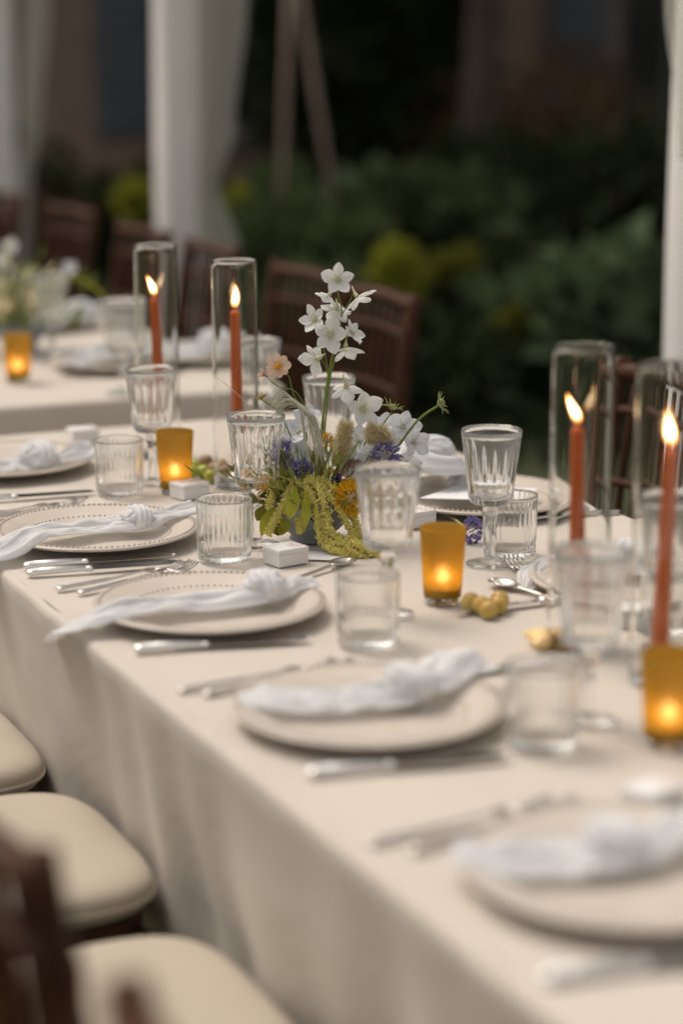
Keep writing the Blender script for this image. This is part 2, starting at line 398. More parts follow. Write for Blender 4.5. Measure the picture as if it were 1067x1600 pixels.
# ------------------------------------------------------------------ garden
def gz(x, Y): return Vector(((x-W/2)/F*Y, Y, 0))
conif = [(560, 13.6, .75, 1.7, 5200), (640, 14.4, .6, 1.5, 4000), (500, 14.9, .6, 1.6, 3800)]
for (px_, Y, rx, rz, n), lb in zip(conif, ['tall dark conifer in the middle of the garden before the house', 'dark conifer beside the tall one, against the bare brick wall', 'dark conifer behind the crossed tan tent straps']):
    shrub('conifer', lb, 'tree', gz(px_, Y), rx, rz, n, .16, .05, 'dark', 'dark conifers before the house', clumps=40, stems=3)
spec = [
 (690, 10.8, .55, .42, 700, .17, .10, 'mid', 'broad leaved green shrub with pale top leaves in mid garden'),
 (610, 11.6, .5, .40, 600, .17, .10, 'blue', 'grey green shrub below the tall conifer'),
 (465, 10.2, .55, .33, 700, .16, .09, 'mid', 'low green shrub at the foot of the tan straps'),
 (540, 9.4, .45, .22, 600, .14, .08, 'mid', 'low spreading green shrub behind the empty chairs'),
 (775, 11.9, .7, .5, 1000, .14, .07, 'dark', 'dark rounded bush beside the thin tree trunk'),
 (850, 13.2, .8, .75, 1200, .12, .05, 'brown', 'russet brown bush against the house wall'),
 (720, 13.6, .6, .62, 900, .12, .05, 'brown', 'small russet bush between conifer and tree trunk'),
 (900, 9.0, .45, .24, 500, .18, .11, 'blue', 'low large leaved grey green plant near the tent pole with bare base'),
 (1000, 8.6, .45, .32, 500, .18, .11, 'blue', 'taller grey green leafy plant almost touching the pole by the candle pair'),
 (930, 11.2, .7, .55, 1000, .14, .07, 'dark', 'dark bush behind the grey green plants'),
 (650, 8.6, .5, .18, 600, .13, .07, 'dark', 'low dark mound of leaves behind the table'),
 (800, 9.6, .6, .26, 800, .13, .07, 'dark', 'wide dark mound of leaves behind the crystal goblet'),
 (1090, 10.5, .8, .6, 1000, .14, .07, 'dark', 'dark bush hidden behind the tent pole by the candle pair'),
 (400, 12.2, .6, .4, 800, .13, .06, 'mid', 'green bush seen between curtain and straps'),
 (215, 13.0, .6, .35, 800, .13, .06, 'dark', 'dark bush between the two sleeved poles beyond the second table'),
 (90, 13.8, .9, .3, 800, .13, .06, 'brown', 'russet low bush under the house wall at the far end tent pole'),
 (-60, 13, .9, .5, 800, .13, .06, 'dark', 'dark bush beyond the far end tent pole'),
]
for (px_, Y, rx, rz, n, L, Wd, k, lb) in spec:
    shrub('shrub', lb, 'shrub', gz(px_, Y), rx, rz, n, L, Wd, k, 'garden shrubs')
lime = [(622, 9.0, .075, .14, .43, 'upright lime green plant head among the shrubs'), (712, 9.3, .07, .11, .42, 'duller lime plant next to the upright lime head'),
        (806, 8.6, .06, .05, .34, 'small low lime plant behind the table'), (985, 11.0, .16, .12, .62, 'lime plant against the dark bush near the pole by the candle pair'),
        (215, 11.8, .09, .12, .50, 'lime plant between the two poles beyond the second table'), (378, 11.2, .06, .10, .55, 'small lime plant beside the sheer curtain')]
for (px_, Y, rx, rz, z0, lb) in lime:
    shrub('lime_plant', lb, 'plant', gz(px_, Y), rx, rz, 420, .07, .035, 'olive' if px_ in (712, 985, 806) else 'lime', 'lime green plants', z0=z0, clumps=9, stems=4)
# ground cover
n = 26000
P = np.stack([rng.uniform(-7, 7, n), rng.uniform(7.6, 15.8, n), rng.uniform(.0, .06, n)], 1); P[:, 2] += .05*np.sin(P[:, 0]*3)*np.sin(P[:, 1]*2.3)+.05
dr = rng.normal(size=(n, 3)); dr[:, 2] = np.abs(dr[:, 2])*.5+.2
V, Fc = leaf_mesh(P, dr, .09, .06); gc = mesh_np('ground_cover', V, Fc, LEAF['dark']); tag(gc, 'dark ivy ground cover under the garden shrubs', 'ground cover', kind='stuff')
tree('slim brown tree trunk rising from the dark garden bushes, with an added shade crown', gz(738, 11.9), 7.5, .09, 3.2, 700, .34, 'garden trees')  # crown above the view is added to keep sky light off the garden
tree('unseen leafy tree added for shade beyond the middle tent pole', gz(300, 13.9), 8.0, .14, 3.4, 1300, .34, 'garden trees')  # added tree with hidden trunk, its high crown darkens the garden
tree('unseen leafy tree added for shade beyond the tent pole by the candle pair', gz(1230, 11.4), 7.6, .14, 3.4, 1300, .34, 'garden trees')  # stands outside the view, put in for its shade on the shrubs

# ------------------------------------------------------------------ tent
POLE = [(T(-1.06, 1.97), .07, 'white sleeved tent pole behind the chair at the candle pair'), (T(-4.47, 1.95), .072, 'white fabric sleeved tent pole behind the second table'), (T(-6.9, 1.95), .09, 'white sleeved tent pole at the far end of the tent')]
for i, (p, w, lb) in enumerate(POLE):
    r = root('tent_pole', p, AX, lb, 'tent pole', 'white tent poles')
    def f(u, v, w=w, i=i):
        a = u*2*math.pi; k = 1/max(abs(math.cos(a)), abs(math.sin(a)))
        k = k*.45+.55*1.05
        z = .01+2.99*v; q = w*k*(1+.035*math.sin(3*a+2.1*z+i)*(.4+v)+.02*math.sin(7*a+z*5))
        return (q*math.cos(a), q*math.sin(a), z)
    MB().grid(f, 40, 40, True).build('sleeve', M_tent, r)
    MB().box(-.15, .15, -.15, .15, 0, .012).build('base_plate', mat('galvanised', (.4, .4, .4), .4, metal=1), r, False)
    MB().tube([(0, 0, .012), (0, 0, 3.02)], .035, 12).build('pole', mats['galvanised'], r)
bm = MB().box(-9.2, 3.2, -.05, .05, 3.02, 3.14).build('eave_beam', mats['galvanised'], None, False, loc=T(0, 1.95), rot=(0, 0, AX)); tag(bm, 'metal eave beam of the tent resting on the poles', 'beam')
def curtain(p, lb, rows, seed):
    """rows: (z, u0, u1, depth) across the view, metres from the pole centre"""
    r = root('sheer_curtain', (p.x, p.y, 0), 0, lb, 'curtain', 'sheer tent curtains')
    zs = [q[0] for q in rows]
    def f(u, v):
        z = zs[0]+(zs[-1]-zs[0])*v
        k = 0
        while k < len(rows)-2 and z < zs[k+1]: k += 1
        t = (z-zs[k])/(zs[k+1]-zs[k]); t = max(0, min(1, t)); t = t*t*(3-2*t)
        a = rows[k][1]+(rows[k+1][1]-rows[k][1])*t; b = rows[k][2]+(rows[k+1][2]-rows[k][2])*t
        amp = .014+.14*min(abs(b-a), .5)*.6
        x = a+(b-a)*u
        return (x, -.16+amp*math.sin(u*22+seed+1.3*math.sin(z*1.2))+.4*amp*math.sin(u*51+seed*2), z)
    MB().grid(f, 120, 70).build('voile', M_sheer, r)
    return r
p1 = POLE[1][0]; m1 = p1.y/F
curtain(p1, 'sheer curtain gathered against the middle tent pole', [(3.0, .05, .55), (1.65, .09, .275), (1.2, .085, .225), (1.0, .09, .165), (.75, .09, .24), (.02, .08, .36)], 1)
p2 = POLE[2][0]
curtain(p2, 'narrow sheer curtain hanging free beside the far end tent pole', [(3.0, .15, .42), (1.65, .18, .30), (1.1, .15, .24), (.82, .12, .19), (.4, .07, .17), (.02, .03, .18)], 2)
p0 = POLE[0][0]
curtain(p0, 'short sheer curtain bunched at the top of the pole by the candle pair', [(3.0, -.3, -.08), (1.62, -.135, -.06), (1.36, -.10, -.07), (1.28, -.09, -.075)], 3)
for (xa, ya, xb, yb, lb) in ((428, -260, 520, 312, 'long slanting tan strap beyond the curtain, ending in the shrubs'), (462, -260, 440, 305, 'tan strap hanging steeply behind the curtain, crossing the longer strap')):
    a = ad(xa, ya, 11.0); b = ad(xb, yb, 10.9); dvec = (b-a); b2 = b+dvec*(b.z/-dvec.z)  # reaches the ground
    o = MB().tube([a, b2], .03, 8, .6).build('guy_strap', M_rope); tag(o, lb, 'strap', 'tan tent straps')

# ------------------------------------------------------------------ tables
def table(a0, a1, wd, lb, inset_near):
    p = T(a0, 0); r = root('banquet_table', p, AX, lb[0], 'table', 'banquet tables')   # local x along, local -y... y = D x up
    Lh = a1-a0
    # local frame: x = D ; y = left of D. N is to the left of D when D x N > 0
    sgn = 1 if D.x*N.y-D.y*N.x > 0 else -1
    mw = mat('table_ply', (.3, .2, .12), .6)
    MB().box(.03, Lh-.03, min(sgn*.03, sgn*(wd-.03)), max(sgn*.03, sgn*(wd-.03)), TZ-.035, TZ-.008).build('table_top', mw, r, False)
    nleg = 0
    for x in (.25, Lh*.5, Lh-.25):
        for y in (.25, wd-.2):
            MB().tube([(x, sgn*y, 0), (x, sgn*y, TZ-.036)], .018, 10).build('leg', mats['galvanised'], r)
    # cloth : perimeter loops
    per = []; step = .014
    rc = .03
    def edge(p0, p1, nrm):
        n_ = int((Vector(p1)-Vector(p0)).length/step)
        return [(p0[0]+(p1[0]-p0[0])*i/n_, p0[1]+(p1[1]-p0[1])*i/n_, nrm) for i in range(n_)]
    def corner(c, a_0):
        return [(c[0]+rc*math.cos(a_0+k/8*math.pi/2), c[1]+rc*math.sin(a_0+k/8*math.pi/2), (math.cos(a_0+k/8*math.pi/2), math.sin(a_0+k/8*math.pi/2))) for k in range(8)]
    # in (along, off) space, off upwards
    per += edge((rc, 0), (Lh-rc, 0), (0, -1)); per += corner((Lh-rc, rc), -math.pi/2)
    per += edge((Lh, rc), (Lh, wd-rc), (1, 0)); per += corner((Lh-rc, wd-rc), 0)
    per += edge((Lh-rc, wd), (rc, wd), (0, 1)); per += corner((rc, wd-rc), math.pi/2)
    per += edge((0, wd-rc), (0, rc), (-1, 0)); per += corner((rc, rc), math.pi)
    n_ = len(per)
    RR = .012
    rows = []
    # (outset, z, fold amount)
    for k in range(4): t = k/3*math.pi/2; rows.append((-RR+RR*math.sin(t), TZ-RR+RR*math.cos(t), 0))
    for k in range(1, 31): rows.append((0, (TZ-RR)*(1-(k/30)) + .012*(k/30), k/30))
    vs = []; s0 = 0
    acc = []
    for i in range(n_):
        acc.append(s0); q = per[(i+1) % n_]; s0 += math.hypot(q[0]-per[i][0], q[1]-per[i][1])
    for (o_, z, fd) in rows:
        for i, (x, y, nn) in enumerate(per):
            s_ = acc[i]
            ph = 2.2*noise.noise(Vector((s_*1.1, 3.3, 0)))
            fold = math.sin(s_*13+ph*2.2+fd*1.2)*.6+.4*math.sin(s_*29+ph*5)+.8*noise.noise(Vector((s_*4, fd*1.5, 1)))
            out = o_+fd**.8*.016*fold
            ins = 0
            if nn[1] < -.5: ins = inset_near*min(1, fd/.38)
            if nn[1] > .5: ins = .15*min(1, fd/.38)
            if nn[1] < -.5: out = o_+min(1, fd*2.5)*.016*fold+.004*noise.noise(Vector((s_*9, fd*7, 2)))
            out -= ins
            hem = 0
            vs.append((x+nn[0]*out, sgn*(y+nn[1]*out), z))
    fs = []
    for k in range(len(rows)-1):
        for i in range(n_):
            j = (i+1) % n_; fs.append((k*n_+i, k*n_+j, (k+1)*n_+j, (k+1)*n_+i))
    c = MB().add(vs, fs)
    # top sheet: gentle puckers
    nx, ny = int(Lh/.03), int(wd/.03)
    def ft(u, v):
        x = RR+(Lh-2*RR)*u; y = RR+(wd-2*RR)*v
        e = min(u, 1-u)*Lh; e2 = min(v, 1-v)*wd; k = min(1, min(e, e2)/.06)
        zz = TZ+k*(.0016*noise.noise(Vector((x*5, y*5, a0)))+.0008*noise.noise(Vector((x*14, y*14, 5))))
        if u in (0, 1) or v in (0, 1): zz = TZ
        return (x, sgn*y, zz)
    c.grid(ft, nx, ny)
    cl = root('tablecloth', p, AX, lb[1], 'tablecloth', 'beige tablecloths')
    o = c.build('cloth', M_cloth, cl); fix(o)
    # the hem is a stitched border
    return sgn
SG = table(-1.08, 2.75, 1.075, ('long banquet table hidden under the laid beige cloth with flowers', 'beige linen tablecloth with the flower bowl and lit candles on it'), .045)
table(-6.2, -1.39, 1.075, ('second banquet table beyond the gap, hidden under its beige cloth', 'beige linen cloth of the second table standing before the middle tent pole'), .03)

# ------------------------------------------------------------------ chairs
def make_chair(p, rz, lb):
    r = root('banquet_chair', p, rz, lb, 'chair', 'mahogany banquet chairs')
    f = MB()
    hw, hd = .195, .195
    def rr(w, d_, k, z0, z1, fn=None, nseg=48):
        pass
    # seat frame: rounded trapezoid slab
    def outline(s, grow=0, nseg=56):
        out = []
        for i in range(nseg):
            a = 2*math.pi*i/nseg; ca, sa = math.cos(a), math.sin(a); e = 2/4.2
            x = math.copysign(abs(ca)**e, ca); y = math.copysign(abs(sa)**e, sa)
            out.append((x*(hw+grow)*(1+.05*y)*s, y*(hd+grow)*s))
        return out
    def stack(levels):
        m = MB(); vs = []; n_ = 56
        for (s, z, g) in levels: vs += [(x, y, z) for x, y in outline(s, g)]
        fs = [(k*n_+i, k*n_+(i+1) % n_, (k+1)*n_+(i+1) % n_, (k+1)*n_+i) for k in range(len(levels)-1) for i in range(n_)]
        fs += [tuple(range(n_))[::-1], tuple((len(levels)-1)*n_+i for i in range(n_))]
        return m.add(vs, fs)
    stack([(.94, .392, 0), (.98, .396, 0), (.99, .448, 0), (.97, .455, 0)]).build('seat', M_wood, r)
    stack([(.97, .4555, 0), (1.0, .462, .004), (1.0, .475, .012), (1.0, .486, .012), (1.0, .496, .007), (.975, .503, .002), (.9, .508, 0), (.7, .511, 0), (.4, .5125, 0), (.1, .513, 0)]).build('cushion', M_cush, r)
    cu = [c for c in r.children if c.name.startswith('cushion')][0]; oc = outline(1.0, .0125)
    MB().tube([(x, y, .4775) for x, y in oc+oc[:1]], .0034, 8, cap=False).build('piping', M_cush, cu)
    def ringed(path, r0, n_=26, rings=()):
        P = crom(path, n_); rad = [r0*(1.22 if any(abs(i/(n_-1)-q) < .022 for q in rings) else 1) for i in range(n_)]
        return P, rad
    for sx in (-1, 1):
        P, rad = ringed([(sx*.18, .17, 0), (sx*.178, .168, .2), (sx*.175, .165, .43)], .0135, rings=(.2, .45, .7)); MB().tube(P, rad, 10).build('leg', M_wood, r)
        P, rad = ringed([(sx*.17, -.235, 0), (sx*.178, -.20, .2), (sx*.182, -.185, .44), (sx*.185, -.20, .68), (sx*.187, -.237, .94)], .0175, 40, rings=(.15, .3, .55, .75, .9)); MB().tube(P, rad, 10).build('back_post', M_wood, r)
    def yb(z): return -.185-.05*max(0, (z-.44)/.485)**1.6
    for z, th in ((.915, .020), (.84, .012), (.70, .012), (.565, .012)):
        P = crom([(-.186, yb(z), z), (-.09, yb(z)-.012, z+.004), (0, yb(z)-.016, z+.006), (.09, yb(z)-.012, z+.004), (.186, yb(z), z)], 13)
        MB().tube(P, th, 10, .8).build('back_rail', M_wood, r)
    for i in range(7):
        x = -.135+.045*i
        P = [(x, yb(z)-.013*(1-(x/.19)**2), z) for z in (.575, .64, .70, .77, .83, .90)]
        MB().tube(P, [.0075, .0088, .0075, .0088, .0075, .007], 8).build('spindle', M_wood, r)
    for z in (.16, .27):
        for q in (((-.178, .168, z), (.178, .168, z)), ((-.177, -.20, z), (.177, -.20, z)), ((-.178, .168, z+.02), (-.177, -.20, z+.02)), ((.178, .168, z+.02), (.177, -.20, z+.02))):
            MB().tube(q, .008, 8).build('stretcher', M_wood, r)
    return r
# facing N on the near side: local +y -> N
RZ_N = NX-math.pi/2
RZ_F = NX+math.pi/2
chair0 = None
def place_chair(al, of, rz, lb):
    global chair0
    p = T(al, of)
    if chair0 is None: chair0 = make_chair(p, rz, lb); return chair0
    return dup(chair0, p, rz, lb)
near = [(-.02, 'ivory cushioned chair at the plate beside the fluted tumbler'), (.47, 'ivory cushioned chair at the plate whose napkin tail hangs over the edge'),
        (1.01, 'ivory cushioned chair at the plate with the loosely tied napkin'), (1.37, 'near side chair with its dark spindle back in view beside the cloth'), (2.02, 'near side chair showing only the top of one dark post')]
for al, lb in near: place_chair(al, -.19 if al > .9 else -.175, RZ_N+(.08 if al == 1.37 else 0), lb)
far = [(-.26, 1.14, 0, 'mahogany chair across the table behind the tall glass candle cylinders'), (-1.66, 1.20, .0, 'mahogany chair behind the white delphinium with its back to the garden'),
       (-2.14, 1.22, .04, 'mahogany chair between the delphinium and the candle by the flower bowl'), (-2.85, 1.22, 0, 'mahogany chair at the second table behind the two thin cylinders'), (-3.42, 1.22, .05, 'mahogany chair before the middle tent pole'), (-4.25, 1.25, .1, 'mahogany chair beyond the second table between the two tent poles'),
       (-5.0, 1.22, 0, 'mahogany chair behind the narrow free hanging curtain'), (.32, 1.16, 0, 'mahogany chair across the table, next along from the candle pair chair')]
for al, of, dz, lb in far: place_chair(al, of, RZ_F+dz, lb)

# ------------------------------------------------------------------ plates, napkins, cutlery
PR = .163
def make_plate(p, lb):
    r = root('charger_plate', p, 0, lb, 'plate', 'beaded charger plates')
    prof = [(.0, .001), (.075, .001), (.085, .0), (.09, .002), (.12, .008), (.155, .0165), (PR, .0195), (PR+.0005, .022), (.158, .0235), (.147, .0215), (.128, .0165), (.108, .0085), (.1, .006), (.06, .0055), (.0, .0055)]
    prof = [(max(a, .0004), b) for a, b in prof]
    o = MB().lathe(prof, 96).build('dish', M_plate, r); fix(o)
    b = MB()
    for rr_, n_, zz, br in ((.1555, 110, .0232, .0031), (.118, 84, .0128, .0020)):
        for i in range(n_):
            a = 2*math.pi*i/n_; b.ball((rr_*math.cos(a), rr_*math.sin(a), zz), br, 6, 5)
    o = b.build('beading', M_plate, r); o['kind'] = 'stuff'
    return r
plate0 = None
def plate(p, lb):
    global plate0
    p = Vector((p.x, p.y, TZ+.002))
    if plate0 is None: plate0 = make_plate(p, lb); return plate0
    return dup(plate0, p, 0, lb)
zr = TZ+.022
PL = {}
def pc(name, x, y, lb): p = at(x, y, zr); PL[name] = p; plate(p, lb); return p
pc('p1', 152, 824, 'beaded charger plate between two near settings, beside the fluted tumbler')
pc('p2', 328, 940, 'beaded charger plate whose napkin tail hangs over the cloth edge')
pc('p3', 575, 1100, 'beaded charger plate behind the knives, with a loose napkin and frosted votive beyond')
pc('p4', 985, 1350, 'charger plate at the unlit end of the table, out of focus')
pc('p5', 8, 716, 'charger plate at the far end of the near side')
pc('f0', 752, 772, 'charger plate with printed menu card on the far side behind the goblet')
pc('f1', 1000, 900, 'charger plate behind the glass cylinders on the far side')

def napkin(lb, path, widths, puffs, knot_i, knot_r, seed, nodule=None, down=None):
    """gauze napkin: a gathered ribbon along path, tied into a knot"""
    c = path[0]; r = root('napkin', (path[knot_i][0], path[knot_i][1], TZ), 0, lb, 'napkin', 'white gauze napkins')
    n_ = 80; P = crom(path, n_); m = MB()
    def f(u, v):
        i = u*(n_-1); k = min(int(i), n_-2); t = i-k
        p = P[k].lerp(P[k+1], t); tg = (P[min(k+2, n_-1)]-P[max(k-1, 0)]).normalized()
        sd_ = tg.cross(Vector((0, 0, 1))).normalized(); up = sd_.cross(tg).normalized()
        w = lerp_list(widths, u); h = lerp_list(puffs, u); q = (v-.5)*2
        pl = .62*h*(.62*(1-q*q)**.5+.26*math.sin(q*7+seed+2.0*u)*(1-q*q)+.16*math.sin(q*15+seed*2-3*u)*(1-q*q))
        pl += .35*h*noise.noise(Vector((u*9+seed, q*2.2, seed)))
        pl += h*.10*abs(math.sin(q*13+seed*3+5*u))*(1-q*q)+.05*h*math.sin(q*31+u*9)*(1-q*q)+.0025*noise.noise(Vector((u*22, q*5, seed)))
        edge = .10*w*noise.noise(Vector((u*7, seed+q, 3)))
        ends = 0
        pos = p+sd_*(w*q+edge)+up*max(.0007, pl)
        return pos
    m.grid(f, 90, 36)
    o = m.build('folded_cloth', M_nap, r, world=True); mod(o, 'SOLIDIFY', thickness=.0012, offset=-1)
    kp = Vector(path[knot_i])+Vector((0, 0, knot_r*.46)); kd = (Vector(path[min(knot_i+1, len(path)-1)])-Vector(path[knot_i-1])); ang = math.atan2(kd.y, kd.x)
    k = MB()
    ax1 = Vector((math.cos(ang), math.sin(ang), 0))
    def kf(d):
        s_ = d.dot(ax1); c1 = d-ax1*s_; ph = math.atan2(c1.z, c1.dot(Vector((-ax1.y, ax1.x, 0))))
        return 1.04-.16*abs(math.sin(s_*3.2+ph*1.5+seed))-.06*abs(math.sin(ph*5+s_*6))+.04*math.sin(s_*7+ph*2+seed)+.07*math.sin(ph*7+s_*4+seed*3)+.16*noise.noise(d*2.2+Vector((seed, 0, 0)))+.05*noise.noise(d*6+Vector((0, seed, 0)))
    k.ball(kp, (knot_r*.92, knot_r*.85, knot_r*.60), 56, 36, kf)
    # wrapped band over the knot
    def bf(u, v):
        a = u*2*math.pi; s_ = (v-.5)*2
        d_ = ax1*(s_*.42+.15*math.sin(a+seed))+Vector((-ax1.y, ax1.x, 0))*math.cos(a)+Vector((0, 0, 1))*math.sin(a)*.62
        return kp+d_*knot_r*(.93+.10*(1-s_*s_)+.06*math.sin(s_*9+2*a)+.10*noise.noise(Vector((math.cos(a)*1.5, math.sin(a)*1.5, seed+s_))))
    k.grid(bf, 48, 14, True)
    k.build('knot', M_nap, r, world=True)
    return r
def P_(x, y, dz): return at(x, y, TZ+dz)
napkin('gauze napkin knotted on the plate beside the fluted tumbler, its tail over the cloth edge',
       [P_(-34, 900, -.03), P_(2, 868, .012), P_(52, 838, .028), P_(110, 830, .024), P_(165, 826, .020), P_(216, 822, .022), P_(255, 808, .026), P_(304, 797, .026)],
       [.030, .040, .034, .030, .033, .030, .022, .036], [.012, .020, .020, .018, .022, .030, .016, .020], 5, .031, 1.1)
napkin('gauze napkin with its long tail drooping over the near cloth edge',
       [P_(84, 1008, -.045), P_(112, 985, .002), P_(180, 960, .024), P_(250, 950, .022), P_(330, 944, .020), P_(414, 932, .022), P_(450, 918, .026), P_(478, 912, .024)],
       [.016, .030, .034, .034, .036, .032, .024, .032], [.008, .014, .020, .022, .024, .030, .018, .018], 5, .036, 2.3)
napkin('loosely tied gauze napkin with ragged end facing the peach slices',
       [P_(392, 1084, .024), P_(430, 1094, .022), P_(500, 1100, .018), P_(560, 1096, .020), P_(640, 1086, .022), P_(690, 1063, .026), P_(722, 1038, .026)],
       [.028, .040, .042, .036, .032, .034, .05], [.010, .020, .022, .026, .03, .026, .03], 4, .036, 3.7)
napkin('out of focus gauze napkin on the plate at the unlit end',
       [P_(705, 1338, .024), P_(780, 1346, .020), P_(870, 1344, .018), P_(960, 1338, .020), P_(1040, 1312, .024), P_(1120, 1288, .026)],
       [.03, .042, .05, .04, .036, .05], [.012, .022, .024, .026, .024, .02], 3, .036, 4.9)
napkin('puffed gauze napkin on the plate at the far end of the near side',
       [P_(-70, 742, .022), P_(-20, 735, .020), P_(20, 730, .02), P_(62, 728, .022), P_(95, 720, .024), P_(142, 710, .026)],
       [.03, .036, .034, .032, .026, .042], [.02, .022, .024, .03, .022, .036], 3, .042, 5.3)
napkin('tall folded gauze napkin on the far plate beside the pale blue petals',
       [P_(744, 760, .026), P_(718, 750, .030), P_(695, 742, .044), P_(672, 730, .060), P_(645, 722, .055), P_(600, 718, .03)],
       [.030, .055, .066, .062, .055, .045], [.02, .045, .06, .065, .055, .03], 3, .050, 6.1)
napkin('gauze napkin across from the near settings, its tip by the fork',
       [P_(822, 922, .004), P_(838, 895, .018), P_(880, 885, .026), P_(935, 890, .024), P_(985, 885, .026), P_(1050, 880, .028)],
       [.012, .03, .035, .036, .036, .04], [.006, .02, .028, .03, .034, .03], 4, .040, 7.7)

# cutlery, modelled along +x with the handle end at x=0, lying on z=0
def knife_mesh():
    r = root('dinner_knife', (0, 0, 0), 0, 'x', 'knife', 'silver knives')
    h = MB(); n_ = 22; P = []; rad = []
    for i in range(n_):
        t = i/(n_-1); P.append((.0+.10*t, 0, .006)); rad.append(.0088*(.55 if i == 0 else 1)*(1-.22*t+.18*math.exp(-((t-.97)/.05)**2)+.16*math.exp(-((t-.05)/.06)**2)))
    h.tube(P, rad, 14, .55); 
    for s in (-1, 1): h.tube([(.008, s*.0055, .0098), (.05, s*.005, .0098), (.09, s*.004, .0094)], .0011, 6)
    h.tube([(.008, 0, .0108), (.05, 0, .0104), (.09, 0, .010)], .0011, 6)
    h.build('handle', mat('polished_silver', (.86, .85, .83), .33, metal=1), r)
    b = MB(); n_ = 26; vs = []
    for i in range(n_):
        t = i/(n_-1); x = .1005+.138*t
        top = .0085*(1-.25*t) if t < .82 else .0085*(1-.25*t)*max(.03, (1-((t-.82)/.18)**2))
        bot = -.0085-.002*math.sin(t*3) if t < .9 else (-.0085-.002*math.sin(t*3))*max(.03, 1-((t-.9)/.1)**2)
        for (y, z) in ((top, .0075), (top, .0050), (bot, .0050), (bot, .0056)): vs.append((x, y, z))
    fs = [(i*4+k, i*4+(k+1) % 4, (i+1)*4+(k+1) % 4, (i+1)*4+k) for i in range(n_-1) for k in range(4)]+[(3, 2, 1, 0), tuple((n_-1)*4+k for k in range(4))]
    fix(b.add(vs, fs).build('blade', M_steel, r, False)); return r
def fork_mesh():
    r = root('dinner_fork', (0, 0, 0), 0, 'x', 'fork', 'silver forks')
    P = []; rad = []
    for i in range(26):
        t = i/25; P.append((.145*t, 0, .004+.010*max(0, t-.4)**1.4)); rad.append(.0068*(1-.58*t**.7)*(.55 if i == 0 else 1)+.0008*math.sin(t*3)+.0012*math.exp(-((t-.06)/.06)**2))
    h = MB().tube(P, rad, 12, .38); h.tube([(.006, 0, .0075), (.05, 0, .0065), (.09, 0, .007)], .001, 6); h.build('handle', M_silver, r)
    b = MB(); z0 = P[-1][2]
    def f(u, v):
        x = .145+.028*u; w = .0042+.0085*min(1, u*1.5)**.8; y = (v-.5)*2*w
        return (x, y, z0-.004*math.sin(u*1.6)+.003*(y/w)**2*min(1, u*2))
    b.grid(f, 10, 9)
    for k in range(4):
        y = -.0104+k*.00693
        b.tube([(.172, y, z0-.004), (.19, y*1.02, z0-.005), (.208, y*1.02, z0-.0005), (.219, y, z0+.005)], [.0019, .0017, .0014, .0008], 6, .8)
    o = b.build('tines', M_silver, r); mod(o, 'SOLIDIFY', thickness=.0014, offset=0); return r
def spoon_mesh():
    r = root('dessert_spoon', (0, 0, 0), 0, 'x', 'spoon', 'silver spoons')
    P = []; rad = []
    for i in range(22):
        t = i/21; P.append((.12*t, 0, .0035+.007*max(0, t-.4)**1.4)); rad.append(.0075*(1-.6*t**.7)*(.55 if i == 0 else 1)+.0008)
    MB().tube(P, rad, 12, .4).build('handle', M_silver, r); z0 = P[-1][2]
    b = MB()
    def f(u, v):
        a = v*2*math.pi; q = u; x = .145+.027*q*math.cos(a); y = .0175*q*math.sin(a)*(1+.12*math.cos(a))
        return (x, y, z0-.006+.0075*q*q)
    b.grid(f, 9, 33); o = b.build('spoon_bowl', M_silver, r); mod(o, 'SOLIDIFY', thickness=.0012, offset=0); return r
proto = {}
def cutlery(kind, p, q, lb):
    """handle end p, pointing to q (pixels on the cloth)"""
    a = at(*p, TZ+.004); b = at(*q, TZ+.004); rz = math.atan2(b.y-a.y, b.x-a.x); loc = (a.x, a.y, TZ+.0022)
    if kind not in proto:
        proto[kind] = dict(knife=knife_mesh, fork=fork_mesh, spoon=spoon_mesh)[kind](); o = proto[kind]; o.location = loc; o.rotation_euler = (0, 0, rz); o['label'] = lb; return o
    return dup(proto[kind], loc, rz, lb)
cutlery('knife', (37, 888), (290, 869), 'silver knife lying below the plate that stands by the fluted tumbler, on its plate side')
cutlery('knife', (42, 899), (300, 880), 'second silver knife of the sharp pair, on the side of the forks')
cutlery('knife', (-62, 785), (139, 771), 'silver knife below the far end plate of the near side')
cutlery('knife', (210, 1018), (505, 999), 'silver knife below the plate with the hanging napkin tail')
cutlery('knife', (480, 1212), (805, 1183), 'blurred silver knife below the plate with the loose napkin')
cutlery('knife', (845, 1532), (1110, 1500), 'strongly blurred silver knife at the close end of the table')
cutlery('fork', (88, 922), (262, 893), 'fork with curled handle end between the knife pair and the next plate')
cutlery('fork', (122, 928), (300, 889), 'inner fork beside the plate with the hanging napkin tail')
cutlery('fork', (-70, 812), (106, 790), 'outer fork behind the plate by the tumbler')
cutlery('fork', (-40, 815), (141, 785), 'inner fork behind the plate by the tumbler')
cutlery('fork', (278, 1080), (496, 1048), 'outer blurred fork before the loose napkin plate')
cutlery('fork', (318, 1086), (540, 1046), 'inner blurred fork before the loose napkin plate')
cutlery('fork', (575, 1318), (830, 1268), 'outer strongly blurred fork by the close end plate')
cutlery('fork', (640, 1330), (880, 1268), 'inner strongly blurred fork by the close end plate')
cutlery('spoon', (700, 1062), (790, 1046), 'dessert spoon above the plate with the loose napkin')
cutlery('spoon', (440, 912), (505, 892), 'dessert spoon above the plate with the hanging napkin tail')
cutlery('fork', (880, 935), (792, 876), 'fork pointing towards the goblet foot on the far side')
cutlery('spoon', (905, 945), (795, 918), 'spoon beside the far side fork')
cutlery('knife', (935, 930), (815, 946), 'knife of the far side setting near the grapes')
cutlery('knife', (925, 798), (838, 812), 'knife at the far edge beyond the tumbler')
cutlery('spoon', (968, 800), (880, 806), 'spoon at the far edge beyond the tumbler')
